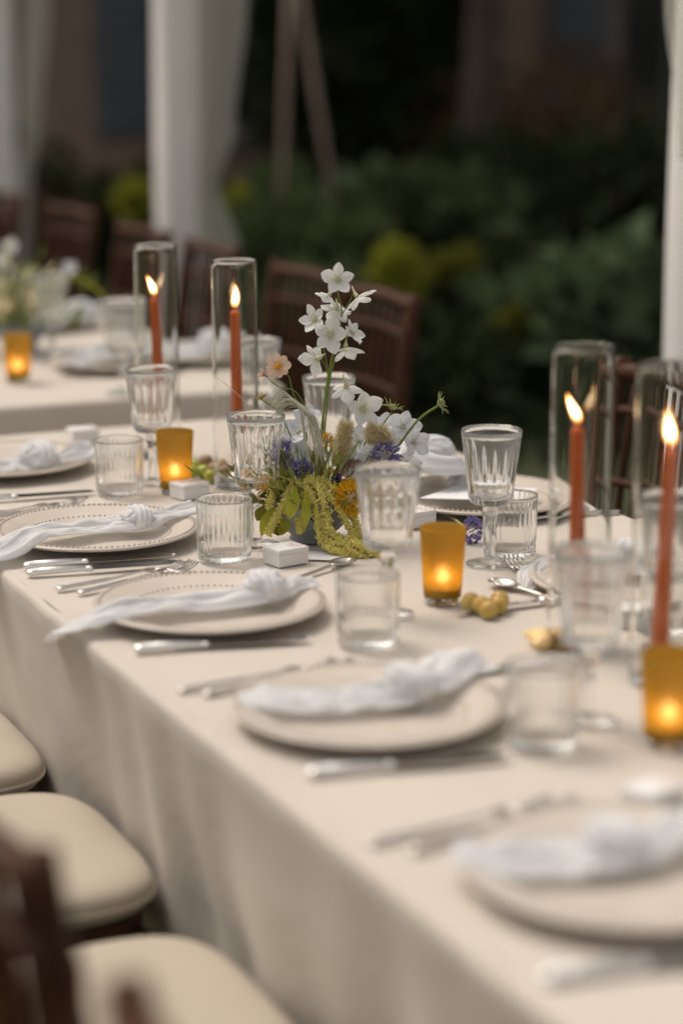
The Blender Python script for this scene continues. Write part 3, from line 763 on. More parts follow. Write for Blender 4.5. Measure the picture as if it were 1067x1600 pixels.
cutlery('knife', (900, 1030), (745, 1050), 'blurred knife near the peach slices')

# ------------------------------------------------------------------ glassware
GS = 96
def goblet_make(p, lb):
    r = root('crystal_goblet', p, 0, lb, 'goblet', 'fluted crystal goblets')
    NF = 16
    def fl(a, k, r_, z): return 1-.035*abs(math.sin(a*NF/2)) if 1 <= k <= 9 else 1
    out = [(.010, .094), (.030, .0965), (.0335, .101), (.0345, .108), (.036, .122), (.038, .138), (.0402, .156), (.0423, .174), (.0440, .188), (.0456, .200), (.0464, .210)]
    inn = [(.0452, .2108), (.0440, .200), (.0416, .180), (.0392, .158), (.0368, .136), (.0345, .116), (.031, .108), (.018, .1045), (.0004, .1038)]
    prof = [(.0004, .0935)]+out+inn
    o = MB().lathe(prof, GS, fl).build('bowl', M_glass, r); fix(o)
    def fs_(a, k, r_, z): return 1-.07*abs(math.sin(a*4)) if 2 <= k <= 7 else 1
    st = [(.0004, .0092), (.009, .0092), (.0085, .014), (.0075, .022), (.0072, .035), (.0078, .05), (.0088, .064), (.0098, .074), (.0135, .080), (.0115, .085), (.010, .0933), (.0004, .0933)]
    o = MB().lathe(st, 48, fs_).build('stem', M_glass, r); fix(o)
    ft = [(.0004, .0002), (.036, .0002), (.0372, .0016), (.036, .003), (.024, .0052), (.014, .0075), (.009, .009), (.0004, .009)]
    o = MB().lathe(ft, 64).build('foot', M_glass, r); fix(o)
    return r
goblet0 = None
def goblet(x, y, lb, rz=0):
    global goblet0
    p = at(x, y, TZ+.2105); p.z = TZ+.0022
    if goblet0 is None: goblet0 = goblet_make(p, lb); return goblet0
    return dup(goblet0, p, rz, lb)
goblet(768, 673, 'fluted crystal goblet standing clear against the dark garden')
goblet(400, 650, 'fluted crystal goblet between the tumbler and the flower bowl', .1)
goblet(606, 733, 'fluted crystal goblet in front of the yellow amaranth', .07)
goblet(236, 577, 'fluted crystal goblet by the amber votive and the cylinder at the table end', .15)
goblet(514, 590, 'fluted crystal goblet behind the delphinium stem', .03)
goblet(402, 532, 'fluted crystal goblet on the second table behind the candle cylinder', .12)
goblet(925, 862, 'blurred crystal goblet before the candle cylinder across from the loose napkin', .09)
goblet(1046, 775, 'blurred crystal goblet behind the taper with the thickest flame', .05)
goblet(78, 430, 'crystal goblet standing in the middle of the second table', .05)
goblet(188, 470, 'crystal goblet on the far side of the second table', .02)

def tumbler_make(p, lb):
    def fl(a, k, r_, z): return 1-.05*abs(math.sin(a*15)) if 2 <= k <= 7 else 1
    prof = [(.0004, .0006), (.036, .0006), (.0405, .003), (.0415, .010), (.042, .03), (.0425, .05), (.0428, .075), (.0430, .088), (.0432, .094), (.0428, .0985), (.0410, .0988), (.0402, .094), (.0396, .07), (.039, .04), (.0378, .016), (.034, .0125), (.0004, .0118)]
    o = MB().lathe(prof, 144, fl).build('fluted_tumbler', M_glass); fix(o); o.location = p; tag(o, lb, 'tumbler', 'fluted glass tumblers'); return o
tum0 = None
def tumbler(x, y, lb, rz=0):
    global tum0
    p = at(x, y, TZ+.0985); p.z = TZ+.0022
    if tum0 is None: tum0 = tumbler_make(p, lb); return tum0
    return dup(tum0, p, rz, lb)
tumbler(350, 780, 'sharp fluted tumbler at the goblet foot beside the white box before the bowl')
tumbler(186, 688, 'fluted glass tumbler beside the far amber votive', .1)
tumbler(797, 774, 'fluted glass tumbler close behind the goblet standing against the garden', .05)
tumbler(575, 898, 'blurred fluted tumbler behind the goblet near the amber votive', .08)
tumbler(848, 1040, 'strongly blurred fluted tumbler beside the peach slices', .03)
tumbler(1040, 880, 'blurred fluted tumbler between the candle pair and the far plate', .06)

def cylinder_make(p, lb):
    Rr, Hh, t = .0405, .405, .0017
    prof = [(.0004, .0005), (Rr-.004, .0005), (Rr-.001, .002), (Rr, .006)]+[(Rr, .02+.19*i) for i in range(3)]+[(Rr, Hh-.0015), (Rr-.0007, Hh), (Rr-t+.0007, Hh), (Rr-t, Hh-.0015)]+[(Rr-t, .39-.18*i) for i in range(3)]+[(Rr-t, .016), (Rr-t-.003, .011), (.0004, .0105)]
    o = MB().lathe(prof, 128).build('glass_cylinder', M_cyl); fix(o); o.location = p; tag(o, lb, 'candle cylinder', 'clear glass candle cylinders'); return o
cyl0 = None
def candle(p, hgt, lean, lb, fl=1.0, fd=1.0, drip=()):
    r = root('taper_candle', p, 0, lb, 'candle', 'terracotta taper candles')
    n_ = 24; P = [Vector((lean[0]*(i/(n_-1)), lean[1]*(i/(n_-1)), hgt*i/(n_-1))) for i in range(n_)]
    rad = [.0120-.0035*(i/(n_-1)) for i in range(n_)]; rad[-1] *= .55; P[-1] = P[-2]+(P[-1]-P[-2])*.35
    MB().tube(P, rad, 24).build('wax', M_wax, r)
    tp = P[-1]
    MB().tube([tp-Vector((0, 0, .004)), tp+Vector((.0005, 0, .005)), tp+Vector((-.001, 0, .009))], .0008, 6).build('wick', M_wick, r)
    def ff(u, v):
        a = u*2*math.pi; t = v; rr = .0066*fl*(math.sin(math.pi*min(1, t*1.0)**.62)**.9)*(1.0 if t < .999 else 0)+.0002
        z = .004+.040*fl*t
        return Vector((tp.x-.0135*fd*fl*t**1.35+.0016*math.sin(t*5+fd*7)*t+rr*math.cos(a), tp.y+rr*math.sin(a), tp.z+z))
    fo = MB().grid(ff, 20, 24, True).build('flame', M_flame, r)
    def fc(u, v):
        p = ff(u, .16+.74*v); c = sum((ff(k/8, .16+.74*v) for k in range(8)), Vector())/8
        return c+(p-c)*(.70*math.sin(math.pi*min(.995, max(.02, v))**.75)**.5)
    MB().grid(fc, 16, 18, True).build('flame_core', M_core, fo)
    for (a, l) in drip:
        d_ = Vector((math.cos(a), math.sin(a), 0)); z1 = tp.z-.002; Q = []
        for k in range(9):
            t = k/8; zz = z1-l*t; Q.append(Vector((lean[0]*zz/hgt, lean[1]*zz/hgt, zz))+d_*(.0070+.0014*min(1, t*3)+.0036*(1-zz/hgt)))
        MB().tube(Q, [.0012, .0018, .0016, .0014, .0013, .0014, .0018, .0024, .0012], 8).build('wax_drip', M_wax, r)
    return r
def cyl_candle(xt, yt, xc, yc, hgt, lbs, bx, fl=1.0, fd=1.0, drip=()):
    """xt,yt: rim centre pixel; candle top pixel xc,yc"""
    global cyl0
    p = at(xt, yt, TZ+.405); p.z = TZ+.0022
    if cyl0 is None: cyl0 = cylinder_make(p, lbs[0])
    else: dup(cyl0, p, .2, lbs[0])
    top = ad(xc, yc, p.y+.002); base = Vector((p.x+bx, p.y+.004, p.z+.0112))
    q = MB(); q.lathe([(.0004, 0), (.021, 0), (.022, .002), (.021, .004), (.0155, .006), (.0148, .014), (.0124, .0142), (.0124, .005), (.0004, .0048)], 40)
    h = q.build('candle_holder', M_alu); fix(h); h.location = base; tag(h, lbs[2], 'candle holder', 'small metal candle holders')
    candle((base.x, base.y, base.z+.0052), top.z-base.z-.0052, (top.x-base.x, top.y-base.y), lbs[1], fl, fd, drip)
    return p
for a in [
 (243, 384, 241, 458, .3, ('clear glass cylinder standing beside the amber votive at the table end', 'terracotta taper candle burning in the cylinder at the table end', 'small metal holder under the taper at the table end'), .006, .95, .9, ((-1.2, .03),)),
 (366, 408, 367, 477, .3, ('clear glass cylinder standing by the flower bowl', 'terracotta taper candle burning in the cylinder by the flower bowl', 'small metal holder under the taper by the flower bowl'), .004, 1.05, -.15, ((-2.2, .022), (-.8, .05))),
 (912, 543, 902, 657, .3, ('clear glass cylinder in front of the far side chair', 'terracotta taper candle burning in the cylinder before the far side chair', 'small metal holder under the taper before the far side chair'), .0, 1.0, 1.05, ((-1.9, .04),)),
 (1047, 572, 1049, 692, .3, ('clear glass cylinder just behind an out of focus amber votive', 'terracotta taper candle burning just behind an out of focus amber votive', 'small metal holder under the taper just behind an out of focus votive'), -.002, 1.12, .55, ((-1.0, .03),))]:
    cyl_candle(*a)

def votive_make(p, lb):
    r = root('votive_holder', p, 0, lb, 'votive', 'frosted amber votives')
    k = .112/.105
    prof = [(.0268, .0095), (.0285, .03), (.031, .07), (.0335, .1085), (.0337, .110), (.0328, .110), (.0324, .108), (.0300, .07), (.0275, .03), (.0258, .0097)]
    o = MB().lathe(prof, 64, close=True).build('cup', M_amber, r); fix(o)
    o = MB().lathe([(.0004, .0003), (.025, .0003), (.0262, .0015), (.0267, .0093), (.0004, .0093)], 48).build('clear_base', glass('base_glass', (1, .98, .95), 1.3), r); fix(o)
    return r
def tealight_make(p, lb):
    r = root('tealight', p, 0, lb, 'tealight', 'burning tealights')
    o = MB().lathe([(.0004, 0), (.0185, 0), (.0190, .014), (.0185, .0142), (.0180, .0016), (.0004, .0012)], 32).build('cup', M_alu, r); fix(o)
    MB().lathe([(.0004, .0014), (.0178, .0017), (.0182, .0118), (.0004, .0122)], 32).build('wax', M_tea, r)
    MB().tube([(0, 0, .011), (.0004, 0, .024)], .0007, 6).build('wick', M_wick, r)
    def ff(u, v):
        a = u*2*math.pi; rr = .0075*math.sin(math.pi*v**.62)**.9+.0002
        return (rr*math.cos(a), rr*math.sin(a), .020+.028*v)
    MB().grid(ff, 16, 18, True).build('flame', M_flame2, r)
    return r
vot0 = tea0 = None
def votive(x, y, lb, lb2, dx=0, dy=-.008):
    global vot0, tea0
    p = at(x, y, TZ+.11); p.z = TZ+.0022; q = Vector((p.x+dx, p.y+dy, p.z+.0096))
    if vot0 is None: vot0 = votive_make(p, lb); tea0 = tealight_make(q, lb2)
    else: dup(vot0, p, 0, lb); dup(tea0, q, 0, lb2)
votive(692, 826, 'frosted amber glass votive behind the grapes', 'tealight glowing inside the amber votive behind the grapes')
votive(273, 675, 'frosted amber votive beside the white box at the table end', 'tealight glowing inside the votive at the table end')
votive(1046, 1022, 'out of focus amber votive standing close before a burning taper', 'tealight glowing inside the votive close before a burning taper')
votive(27, 524, 'frosted amber votive on the second table by its flowers', 'tealight glowing inside the second table votive')

# ------------------------------------------------------------------ white favour boxes, cards
def make_box(p, rz, lb):
    r = root('favour_box', p, rz, lb, 'box', 'white favour boxes')
    def rb(w, d_, z0, z1, b=.0012):
        m = MB(); vs = []
        for (i, z) in ((b, z0), (0, z0+b), (0, z1-b), (b, z1)):
            vs += [(-w+i, -d_+i, z), (w-i, -d_+i, z), (w-i, d_-i, z), (-w+i, d_-i, z)]
        fs = [(k*4+i, k*4+(i+1) % 4, (k+1)*4+(i+1) % 4, (k+1)*4+i) for k in range(3) for i in range(4)]+[(3, 2, 1, 0), (12, 13, 14, 15)]
        return m.add(vs, fs)
    rb(.032, .026, 0, .024).build('tray', M_box, r, False)
    rb(.0325, .0265, .0243, .034).build('lid', M_box, r, False)
    m = MB()
    for i in range(34):      # printed sprig on lid and one side
        x = random.uniform(.004, .031); y = random.uniform(-.025, .012); s = random.uniform(.0006, .0022)
        a = random.uniform(0, 6)
        m.add([(x+s*math.cos(a+k*1.2566), y+s*math.sin(a+k*1.2566), .0344) for k in range(5)], [(0, 1, 2, 3, 4)])
    m.build('printed_sprig', M_pink, r, False)
    m = MB()
    for i in range(18):
        y = random.uniform(-.024, .012); z = random.uniform(.004, .031); s = random.uniform(.0008, .0022)
        m.add([(.0329, y+s*math.cos(k*1.2566), z+s*math.sin(k*1.2566)) for k in range(5)], [(0, 1, 2, 3, 4)])
    m.build('printed_side_sprig', M_pink, r, False)
    return r
box0 = None
def fbox(x, y, rz, lb, sc=(.85, .85, .80)):
    global box0
    p = at(x, y, TZ+.03); p.z = TZ+.0022
    if box0 is None: box0 = o = make_box(p, rz, lb)
    else: o = dup(box0, p, rz, lb)
    o.scale = sc
fbox(296, 752, AX+.25+math.pi/2, 'white favour box with pink print beside the votive at the table end')
fbox(446, 852, AX+.2+math.pi/2, 'white favour box with pink print in front of the grey flower bowl')
fbox(130, 668, AX+math.pi/2, 'white favour box behind the napkin at the table end')
fbox(718, 1010, AX+.1+math.pi/2, 'blurred white favour box beyond the loosely tied napkin', (.7, .7, .55))
fbox(1020, 1212, AX+.3+math.pi/2, 'blurred white favour box beyond the close end plate', (.9, .8, .5))
fbox(648, 795, AX+.2+math.pi/2, 'white favour box with pink print behind the front goblet')
fbox(990, 945, AX-.1+math.pi/2, 'white favour box with pink print between the paired candle cylinders')
fbox(100, 545, AX+math.pi/2, 'white favour box on the second table')
def card(pts, lb, z, m=M_card, ink=True):
    P = [at(x, y, TZ+z) for x, y in pts]; c = sum(P, Vector())/4
    r = root('menu_card', (c.x, c.y, TZ+z), 0, lb, 'card', 'printed cards')
    P = [p-Vector((c.x, c.y, TZ+z)) for p in P]
    vs = [tuple(p) for p in P]+[(p.x, p.y, p.z+.0008) for p in P]
    fix(MB().add(vs, [(0, 1, 2, 3), (4, 5, 6, 7), (0, 1, 5, 4), (1, 2, 6, 5), (2, 3, 7, 6), (3, 0, 4, 7)]).build('sheet', m, r, False))
    if ink:
        b = MB(); e1 = P[1]-P[0]; e2 = P[3]-P[0]
        for i in range(26):      # small floral vignette in one corner
            u = .08+.22*random.random()**1.3; v = .3+.5*random.random(); s = .0012
            q = P[0]+e1*u+e2*v+Vector((0, 0, .0012)); a = random.uniform(0, 6)
            b.add([q+Vector((s*2*math.cos(a), s*2*math.sin(a), 0)), q+Vector((s*math.cos(a+2), s*math.sin(a+2), 0)), q+Vector((s*math.cos(a+4), s*math.sin(a+4), 0))], [(0, 1, 2)])
        b.build('printed_vignette', M_ink, r, False)
    return r
card([(655, 779), (800, 782), (842, 764), (720, 757)], 'white menu card with small grey print lying on the far plate', .030)
card([(402, 872), (528, 876), (545, 866), (440, 858)], 'white card lying under the favour box in front of the flower bowl', .003, ink=False)

# ------------------------------------------------------------------ fruit
M_grape = mat('grape_skin', (.60, .34, .09), .22, c2=(.50, .42, .10), vscale=26, spec=.5)
M_grape.node_tree.nodes['Principled BSDF'].inputs['Subsurface Weight'].default_value = .4
M_grape.node_tree.nodes['Principled BSDF'].inputs['Subsurface Radius'].default_value = (.008, .006, .002)
def grapes(name, lb, pts, r0, m=M_grape, grp='small fruit on the cloth'):
    c = at(pts[0][0], pts[0][1], TZ+r0); r = root(name, (c.x, c.y, TZ+.002), 0, lb, 'grapes', grp)
    cen = []
    for (x, y, dz) in pts:
        p = at(x, y, TZ+r0+dz); cen.append(p)
        MB().ball((0, 0, 0), (r0, r0*.97, r0*1.06), 24, 16).build('grape', m, r, loc=p-Vector((c.x, c.y, TZ+.002)), rot=(random.uniform(0, 1), random.uniform(0, 1), 0))
    mid = sum(cen, Vector())/len(cen)+Vector((0, 0, r0*.5)); b = MB()
    for p in cen: b.tube([mid, mid.lerp(p, .6)], .0012, 6)
    b.build('stalk', mat('grape_stalk', (.2, .2, .06), .7), r, world=True)
grapes('grape_cluster', 'five amber green grapes in front of the votive', [(735, 941, 0), (752, 946, .0), (780, 938, .003), (763, 953, 0), (778, 946, .0)], .0138)
grapes('grape_cluster', 'brown grapes at the foot of the cylinder by the goblet', [(322, 722, .004), (334, 735, 0), (350, 738, 0), (344, 728, .006)], .014, mat('brown_grape', (.25, .13, .06), .3, c2=(.32, .2, .09), vscale=26))
grapes('grape_cluster', 'lime green grapes between votive and cylinder', [(304, 728, 0), (318, 737, 0), (330, 744, 0), (300, 738, 0)], .013, mat('lime_grape', (.42, .44, .06), .3, c2=(.35, .40, .05), vscale=26))
M_peach = mat('peach_flesh', (.88, .62, .28), .4, var=.12, vscale=40)
for i, (x, y, rz, lb) in enumerate([(846, 1000, .2, 'pale peach slice by the blurred knife'), (878, 998, 1.0, 'pale peach slice touching the first slice, nearer the cylinder')]):
    b = MB()
    def f(u, v):
        a = (u-.5)*2.6; t = v*2*math.pi; rr = .012*(1-(abs(u-.5)*2)**2.2)+.001
        c = Vector((.026*math.cos(a)-.026, .026*math.sin(a), .012)); d_ = Vector((math.cos(a), math.sin(a), 0))
        return c+d_*rr*math.cos(t)*1.2+Vector((0, 0, 1))*rr*math.sin(t)
    b.grid(f, 22, 17); o = b.build('peach_slice', M_peach); p = at(x, y, TZ+.012); o.location = (p.x, p.y, TZ+.002); o.rotation_euler = (0, 0, rz); tag(o, lb, 'fruit', 'peach slices')
# ------------------------------------------------------------------ flowers
def petal_mesh(name, L, Wd, tip=1.6, cup=.25, m=None, seed=0, base=.12, notch=0, rip=.05):
    b = MB(); nu, nv = 12, 7
    vs = []
    for i in range(nu):
        t = i/(nu-1); w = Wd*.5*max(.03, (base+(1-base)*min(1, t*1.7)**.8)*max(0, 1-max(0, (t-.42)/.58)**tip)**.72)
        for j in range(nv):
            q = (j/(nv-1)-.5)*2
            x = L*t*(1-notch*abs(q)*0 - (notch*(1-abs(q))*max(0, t-.8)*2 if notch else 0))
            z = cup*L*(t*t*.8-.3*t)+.16*Wd*q*q*(1-.4*t)+rip*Wd*math.sin(t*7+q*4+seed)*t
            vs.append((x, q*w, z))
    fs = [(i*nv+j, (i+1)*nv+j, (i+1)*nv+j+1, i*nv+j+1) for i in range(nu-1) for j in range(nv-1)]
    b.add(vs, fs); me = bpy.data.meshes.new(name); me.from_pydata(b.v, [], b.f); me.update(); me.polygons.foreach_set('use_smooth', [True]*len(me.polygons)); me.materials.append(m); return me
def petal_mat(name, c, c_base, trans=.3):
    m = leafy(name, c, trans, tcol=c, rough=.55, var=.03, vscale=60); t = m.node_tree; b = t.nodes['Principled BSDF']
    tc = t.nodes.new('ShaderNodeTexCoord'); sx = t.nodes.new('ShaderNodeSeparateXYZ'); rp = t.nodes.new('ShaderNodeValToRGB')
    rp.color_ramp.elements[0].position = .05; rp.color_ramp.elements[0].color = (*c_base, 1); rp.color_ramp.elements[1].position = .4; rp.color_ramp.elements[1].color = (*c, 1)
    t.links.new(tc.outputs['Generated'], sx.inputs[0]); t.links.new(sx.outputs['X'], rp.inputs[0]); t.links.new(rp.outputs[0], b.inputs['Base Color'])
    wv = t.nodes.new('ShaderNodeTexWave'); wv.bands_direction = 'Y'; wv.inputs['Scale'].default_value = 3.5; wv.inputs['Distortion'].default_value = 1.2
    bp = t.nodes.new('ShaderNodeBump'); bp.inputs['Strength'].default_value = .35; bp.inputs['Distance'].default_value = .0006
    t.links.new(tc.outputs['Generated'], wv.inputs['Vector']); t.links.new(wv.outputs['Fac'], bp.inputs['Height']); t.links.new(bp.outputs[0], b.inputs['Normal'])
    return m
MW = petal_mat('white_petal', (.82, .82, .80), (.66, .70, .46)); MBl = petal_mat('pale_blue_petal', (.76, .78, .82), (.74, .75, .70)); MPk = petal_mat('peach_petal', (.80, .60, .46), (.78, .62, .40), .25)
MPu = leafy('violet_petal', (.28, .24, .46), .2, var=.3, vscale=200); MYe = leafy('yellow_floret', (.80, .50, .03), .2, var=.2, vscale=150)
MGr = leafy('stem_green', (.20, .27, .07), .15, var=.2, vscale=40); MLm = leafy('lime_leaf_soft', (.46, .45, .06), .35, var=.15, vscale=40); MDg = leafy('dark_leaf', (.045, .075, .02), .2, var=.2, vscale=40)
MAm = leafy('amaranth', (.82, .74, .24), .3, var=.2, vscale=220)
MTuft = leafy('cream_plume', (.74, .66, .44), .3, var=.1, vscale=120); MSil = leafy('silver_grass', (.72, .70, .58), .25, var=.12, vscale=90); MRus = leafy('dusty_pink_floret', (.33, .19, .15), .2, var=.3, vscale=200)
MCen = leafy('cream_stamen', (.70, .68, .45), .2, var=.1, vscale=300); MOr = leafy('orange_disc', (.75, .36, .03), .1, var=.3, vscale=500); MPinkB = leafy('pink_bud', (.55, .22, .20), .2, var=.2, vscale=200)
FY = 3.41
fb = at(487, 846, TZ); FR = root('flower_arrangement', (fb.x, FY, TZ+.0022), 0, 'low grey bowl overflowing with white delphinium and yellow green amaranth', 'flowers')
FL = Vector((fb.x, FY, TZ+.0022))
o = MB().lathe([(.0004, 0), (.034, 0), (.036, .004), (.033, .010), (.045, .020), (.062, .036), (.072, .056), (.075, .070), (.0735, .0712), (.070, .056), (.059, .038), (.042, .024), (.0004, .018)], 64).build('bowl', M_bowl, FR); fix(o)
def fp(x, y, dy=0): return ad(x, y, FY+dy)-FL
def stem(pts, r0, r1=None, m=None, name='stem', n_=18):
    P = crom([fp(*p) for p in pts], n_); r1 = r1 or r0*.7
    return MB().tube(P, [r0+(r1-r0)*i/(n_-1) for i in range(n_)], 7).build(name, m or MGr, FR)
W_PET = [petal_mesh('petal', .0245, .0185, 1.75, c, MW, s, rip=.06) for c, s in ((.2, 0), (.34, 2), (.05, 4))]
B_PET = [petal_mesh('petal', .028, .022, 1.9, c, MBl, s, rip=.07) for c, s in ((.2, 0), (.36, 2), (.0, 4))]
P_PET = [petal_mesh('petal', .0205, .0125, 4.5, c, MPk, s, base=.25, notch=.4, rip=.05) for c, s in ((.05, 0), (.14, 2))]
def bloom(name, x, y, dy, nrm, size, pets, npet=5, cen=MCen, cr=.0042, spin=0, spread=.28, spur=True, parent=None, lbl=None):
    b = MB()
    for i in range(14):
        a = i*2.4; rr = cr*.75*math.sqrt(i/14); b.ball((rr*math.cos(a), rr*math.sin(a), .002+cr*.6*(1-i/20)), cr*.33, 6, 5)
    if spur: b.tube(crom([(0, 0, 0), (.001, 0, -.007), (.003, .001, -.016)], 7), [.0035, .003, .0024, .0018, .0014, .001, .0005], 7)
    o = b.build(name, cen, FR); o.location = fp(x, y, dy); o.rotation_mode = 'QUATERNION'
    q = Vector(nrm).normalized().to_track_quat('Z', 'Y'); o.rotation_quaternion = q; o.scale = (size,)*3
    for k in range(npet):
        p = bpy.data.objects.new('petal', random.choice(pets)); col.objects.link(p); p.parent = o
        p.rotation_mode = 'XYZ'; p.rotation_euler = (random.uniform(-.12, .12), -spread+random.uniform(-.18, .18), spin+2*math.pi*k/npet+random.uniform(-.12, .12))
        s = random.uniform(.88, 1.1); p.scale = (s, s*random.uniform(.9, 1.1), s)
    return o
stem([(486, 800, .01), (494, 735, .01), (503, 680, 0), (506, 640, 0), (512, 596, 0), (522, 544, 0), (530, 507, 0), (534, 487, 0), (529, 462, 0), (526, 445, 0)], .0028, .0010, n_=40)
stem([(490, 800, .02), (500, 690, .02), (508, 615, .02), (512, 580, .02), (504, 535, .01), (499, 505, .0)], .0014, .0008)
stem([(500, 760, .02), (516, 590, .01), (534, 546, 0), (541, 528, -.005)], .0014, .0008)
stem([(535, 490, 0), (546, 472, 0), (552, 458, -.004)], .0010, .0007); stem([(524, 535, 0), (515, 520, -.012)], .001, .0007)
stem([(515, 600, 0), (508, 570, 0), (500, 562, -.004)], .001, .0007); stem([(530, 500, 0), (540, 527, .003), (546, 520, .0)], .001, .0007)
for a in [
 ('delphinium_bloom', 527, 437, -.004, (.15, -1, .25), 1.22, W_PET , .3), ('delphinium_bloom', 514, 461, .006, (-.6, -.3, -.75), 1.02, W_PET , .9),
 ('delphinium_bloom', 558, 464, -.002, (.55, -.25, -.8), 1.22, W_PET , .2), ('delphinium_bloom', 527, 482, .008, (-.1, .5, -.85), 1.22, W_PET , .5),
 ('delphinium_bloom', 492, 500, .0, (-.55, -.75, .35), 1.14, W_PET , .8), ('delphinium_bloom', 516, 523, -.014, (-.05, -1, .12), 1.30, W_PET , .1),
 ('delphinium_bloom', 548, 521, -.004, (.75, -.45, .5), 1.07, W_PET , .6), ('delphinium_bloom', 541, 543, .0, (.2, -.45, -.85), 1.18, W_PET , .4),
 ('delphinium_bloom', 496, 560, -.004, (-.6, .35, -.35), 1.24, W_PET , .2), ('delphinium_bloom', 541, 604, -.004, (.1, .3, -.9), 1.30, W_PET , .7),
 ('delphinium_bloom', 566, 639, -.012, (.35, -.9, .2), 1.35, B_PET[:1]+W_PET, .35)]:
    bloom(a[0], a[1], a[2], a[3], a[4], a[5], a[6], 5, spin=a[7])
for a in [(628, 668, .03, (.3, -.8, .4), 1.1, 0), (646, 692, .02, (.5, -.8, .1), 1.0, .4), (600, 668, .04, (0, -.6, .8), 1.0, .2), (596, 700, .03, (-.2, -.9, .2), 1.2, .7), (548, 722, .01, (-.3, -.9, .2), 1.1, .3),
          (468, 676, .03, (-.4, -.7, .5), 1.1, .2), (462, 704, .02, (-.2, -.9, .1), 1.05, .8), (632, 722, .03, (.2, -.9, -.2), 1.1, .1), (575, 716, .02, (.1, -.9, .3), 1.1, .6), (480, 655, .05, (-.1, -.8, .6), 1.0, .2), (560, 690, .05, (.1, -.8, .5), 1.1, .2)]:
    bloom('pale_blue_bloom', *a[:5], B_PET, 5, spin=a[5])
for a in [(454, 722, .0, (-.2, -.9, .3), .9, 0), (440, 690, .03, (-.5, -.8, .2), .8, .3), (580, 678, .02, (0, -.9, .4), .9, .4), (610, 690, .01, (.2, -.9, .4), .9, .1)]:
    bloom('white_bloom', *a[:5], W_PET, 5, spin=a[5])
# cosmos and its bud
bloom('cosmos', 435, 572, -.01, (-.1, -1, .12), 1.0, P_PET, 8, MOr, .0062, .2, .02, spur=False)
stem([(500, 680, .02), (478, 648, .01), (459, 617, 0), (452, 590, 0), (440, 576, -.004)], .0013, .0009); stem([(500, 672, .02), (480, 640, .02), (462, 612, .01), (440, 606, .0), (424, 596, 0), (416, 588, 0)], .0012, .0008)
bloom('cosmos', 414, 586, .0, (-.8, .2, .3), .62, P_PET, 7, MPinkB, .0062, .2, .75, spur=True)
# seed heads
def seed_head(x, y, dy, nrm, r, m, spikes=14, L=.012):
    b = MB(); b.ball((0, 0, 0), (r, r, r*.8), 14, 10, lambda d: 1+.14*math.sin(9*math.atan2(d.y, d.x))*math.cos(6*d.z))
    for k in range(spikes):
        a = k*2.4; b.tube(crom([(r*.6*math.cos(a), r*.6*math.sin(a), -r*.3), (r*1.3*math.cos(a), r*1.3*math.sin(a), -r*.2+L*.1), ((r+L)*math.cos(a)*.95, (r+L)*math.sin(a)*.95, random.uniform(-.2, .7)*L)], 6), [.0012, .0013, .0012, .0010, .0007, .0002], 5)
    o = b.build('seed_head', m, FR); o.location = fp(x, y, dy); o.rotation_mode = 'QUATERNION'; o.rotation_quaternion = Vector(nrm).normalized().to_track_quat('Z', 'Y'); return o
MSeed = leafy('seed_green', (.36, .40, .17), .2, var=.25, vscale=200)
stem([(600, 730, .02), (640, 672, .0), (660, 650, -.01), (684, 634, -.02)], .0022, .0017); seed_head(689, 630, -.02, (.9, -.2, .35), .0075, MSeed, 16, .013)
stem([(575, 745, .02), (590, 680, .01), (604, 655, 0), (612, 644, 0)], .0014, .0011); seed_head(613, 636, 0, (.3, 0, 1), .006, MSeed, 14, .015)
stem([(470, 720, .03), (440, 650, .01), (425, 635, .0), (408, 624, 0)], .0012, .0009); seed_head(408, 620, 0, (-.4, -.2, .9), .0050, leafy('seed_tan', (.36, .30, .10), .1, var=.2), 10, .007)
stem([(440, 650, .01), (437, 640, 0), (432, 632, 0)], .001, .0008); seed_head(431, 629, 0, (0, -.2, .9), .0042, MSeed, 8, .006)
stem([(395, 640, -.01), (370, 615, -.01), (345, 594, -.01), (338, 590, -.01)], .0006, .0004, MSil)
# arching silver grass
for i in range(44):
    j = random.uniform(-1, 1); k = random.uniform(0, 1); e = random.uniform(.75, 1.05)
    P = [(495+5*j, 752, -.022+.01*j), (494+15*j-6*k, 700+9*j, -.03), (492+12*j-15*k, 660-14*k+5*j, -.034+.012*j), (476-16*k+8*j, 640-16*k+6*j, -.034+.012*j), (455-14*k+5*j, 632+8*j-14*k, -.03+.014*j), (440-20*k*e, 632+18*k+12*j, -.03+.016*j)]
    o = MB().tube(crom([fp(*p) for p in P], 22), [.0009]*16+[.0008, .0008, .0007, .0006, .0005, .0003], 5, .6).build('grass_blade', MSil, FR)
for i in range(16):
    a = random.uniform(-1, 1)
    stem([(500+20*a, 760, .02), (480+50*a, 710, .02), (465+80*a+random.uniform(-10, 10), 670+random.uniform(-12, 25), .01)], .0008, .0003, MDg, 'wiry_stem', 10)
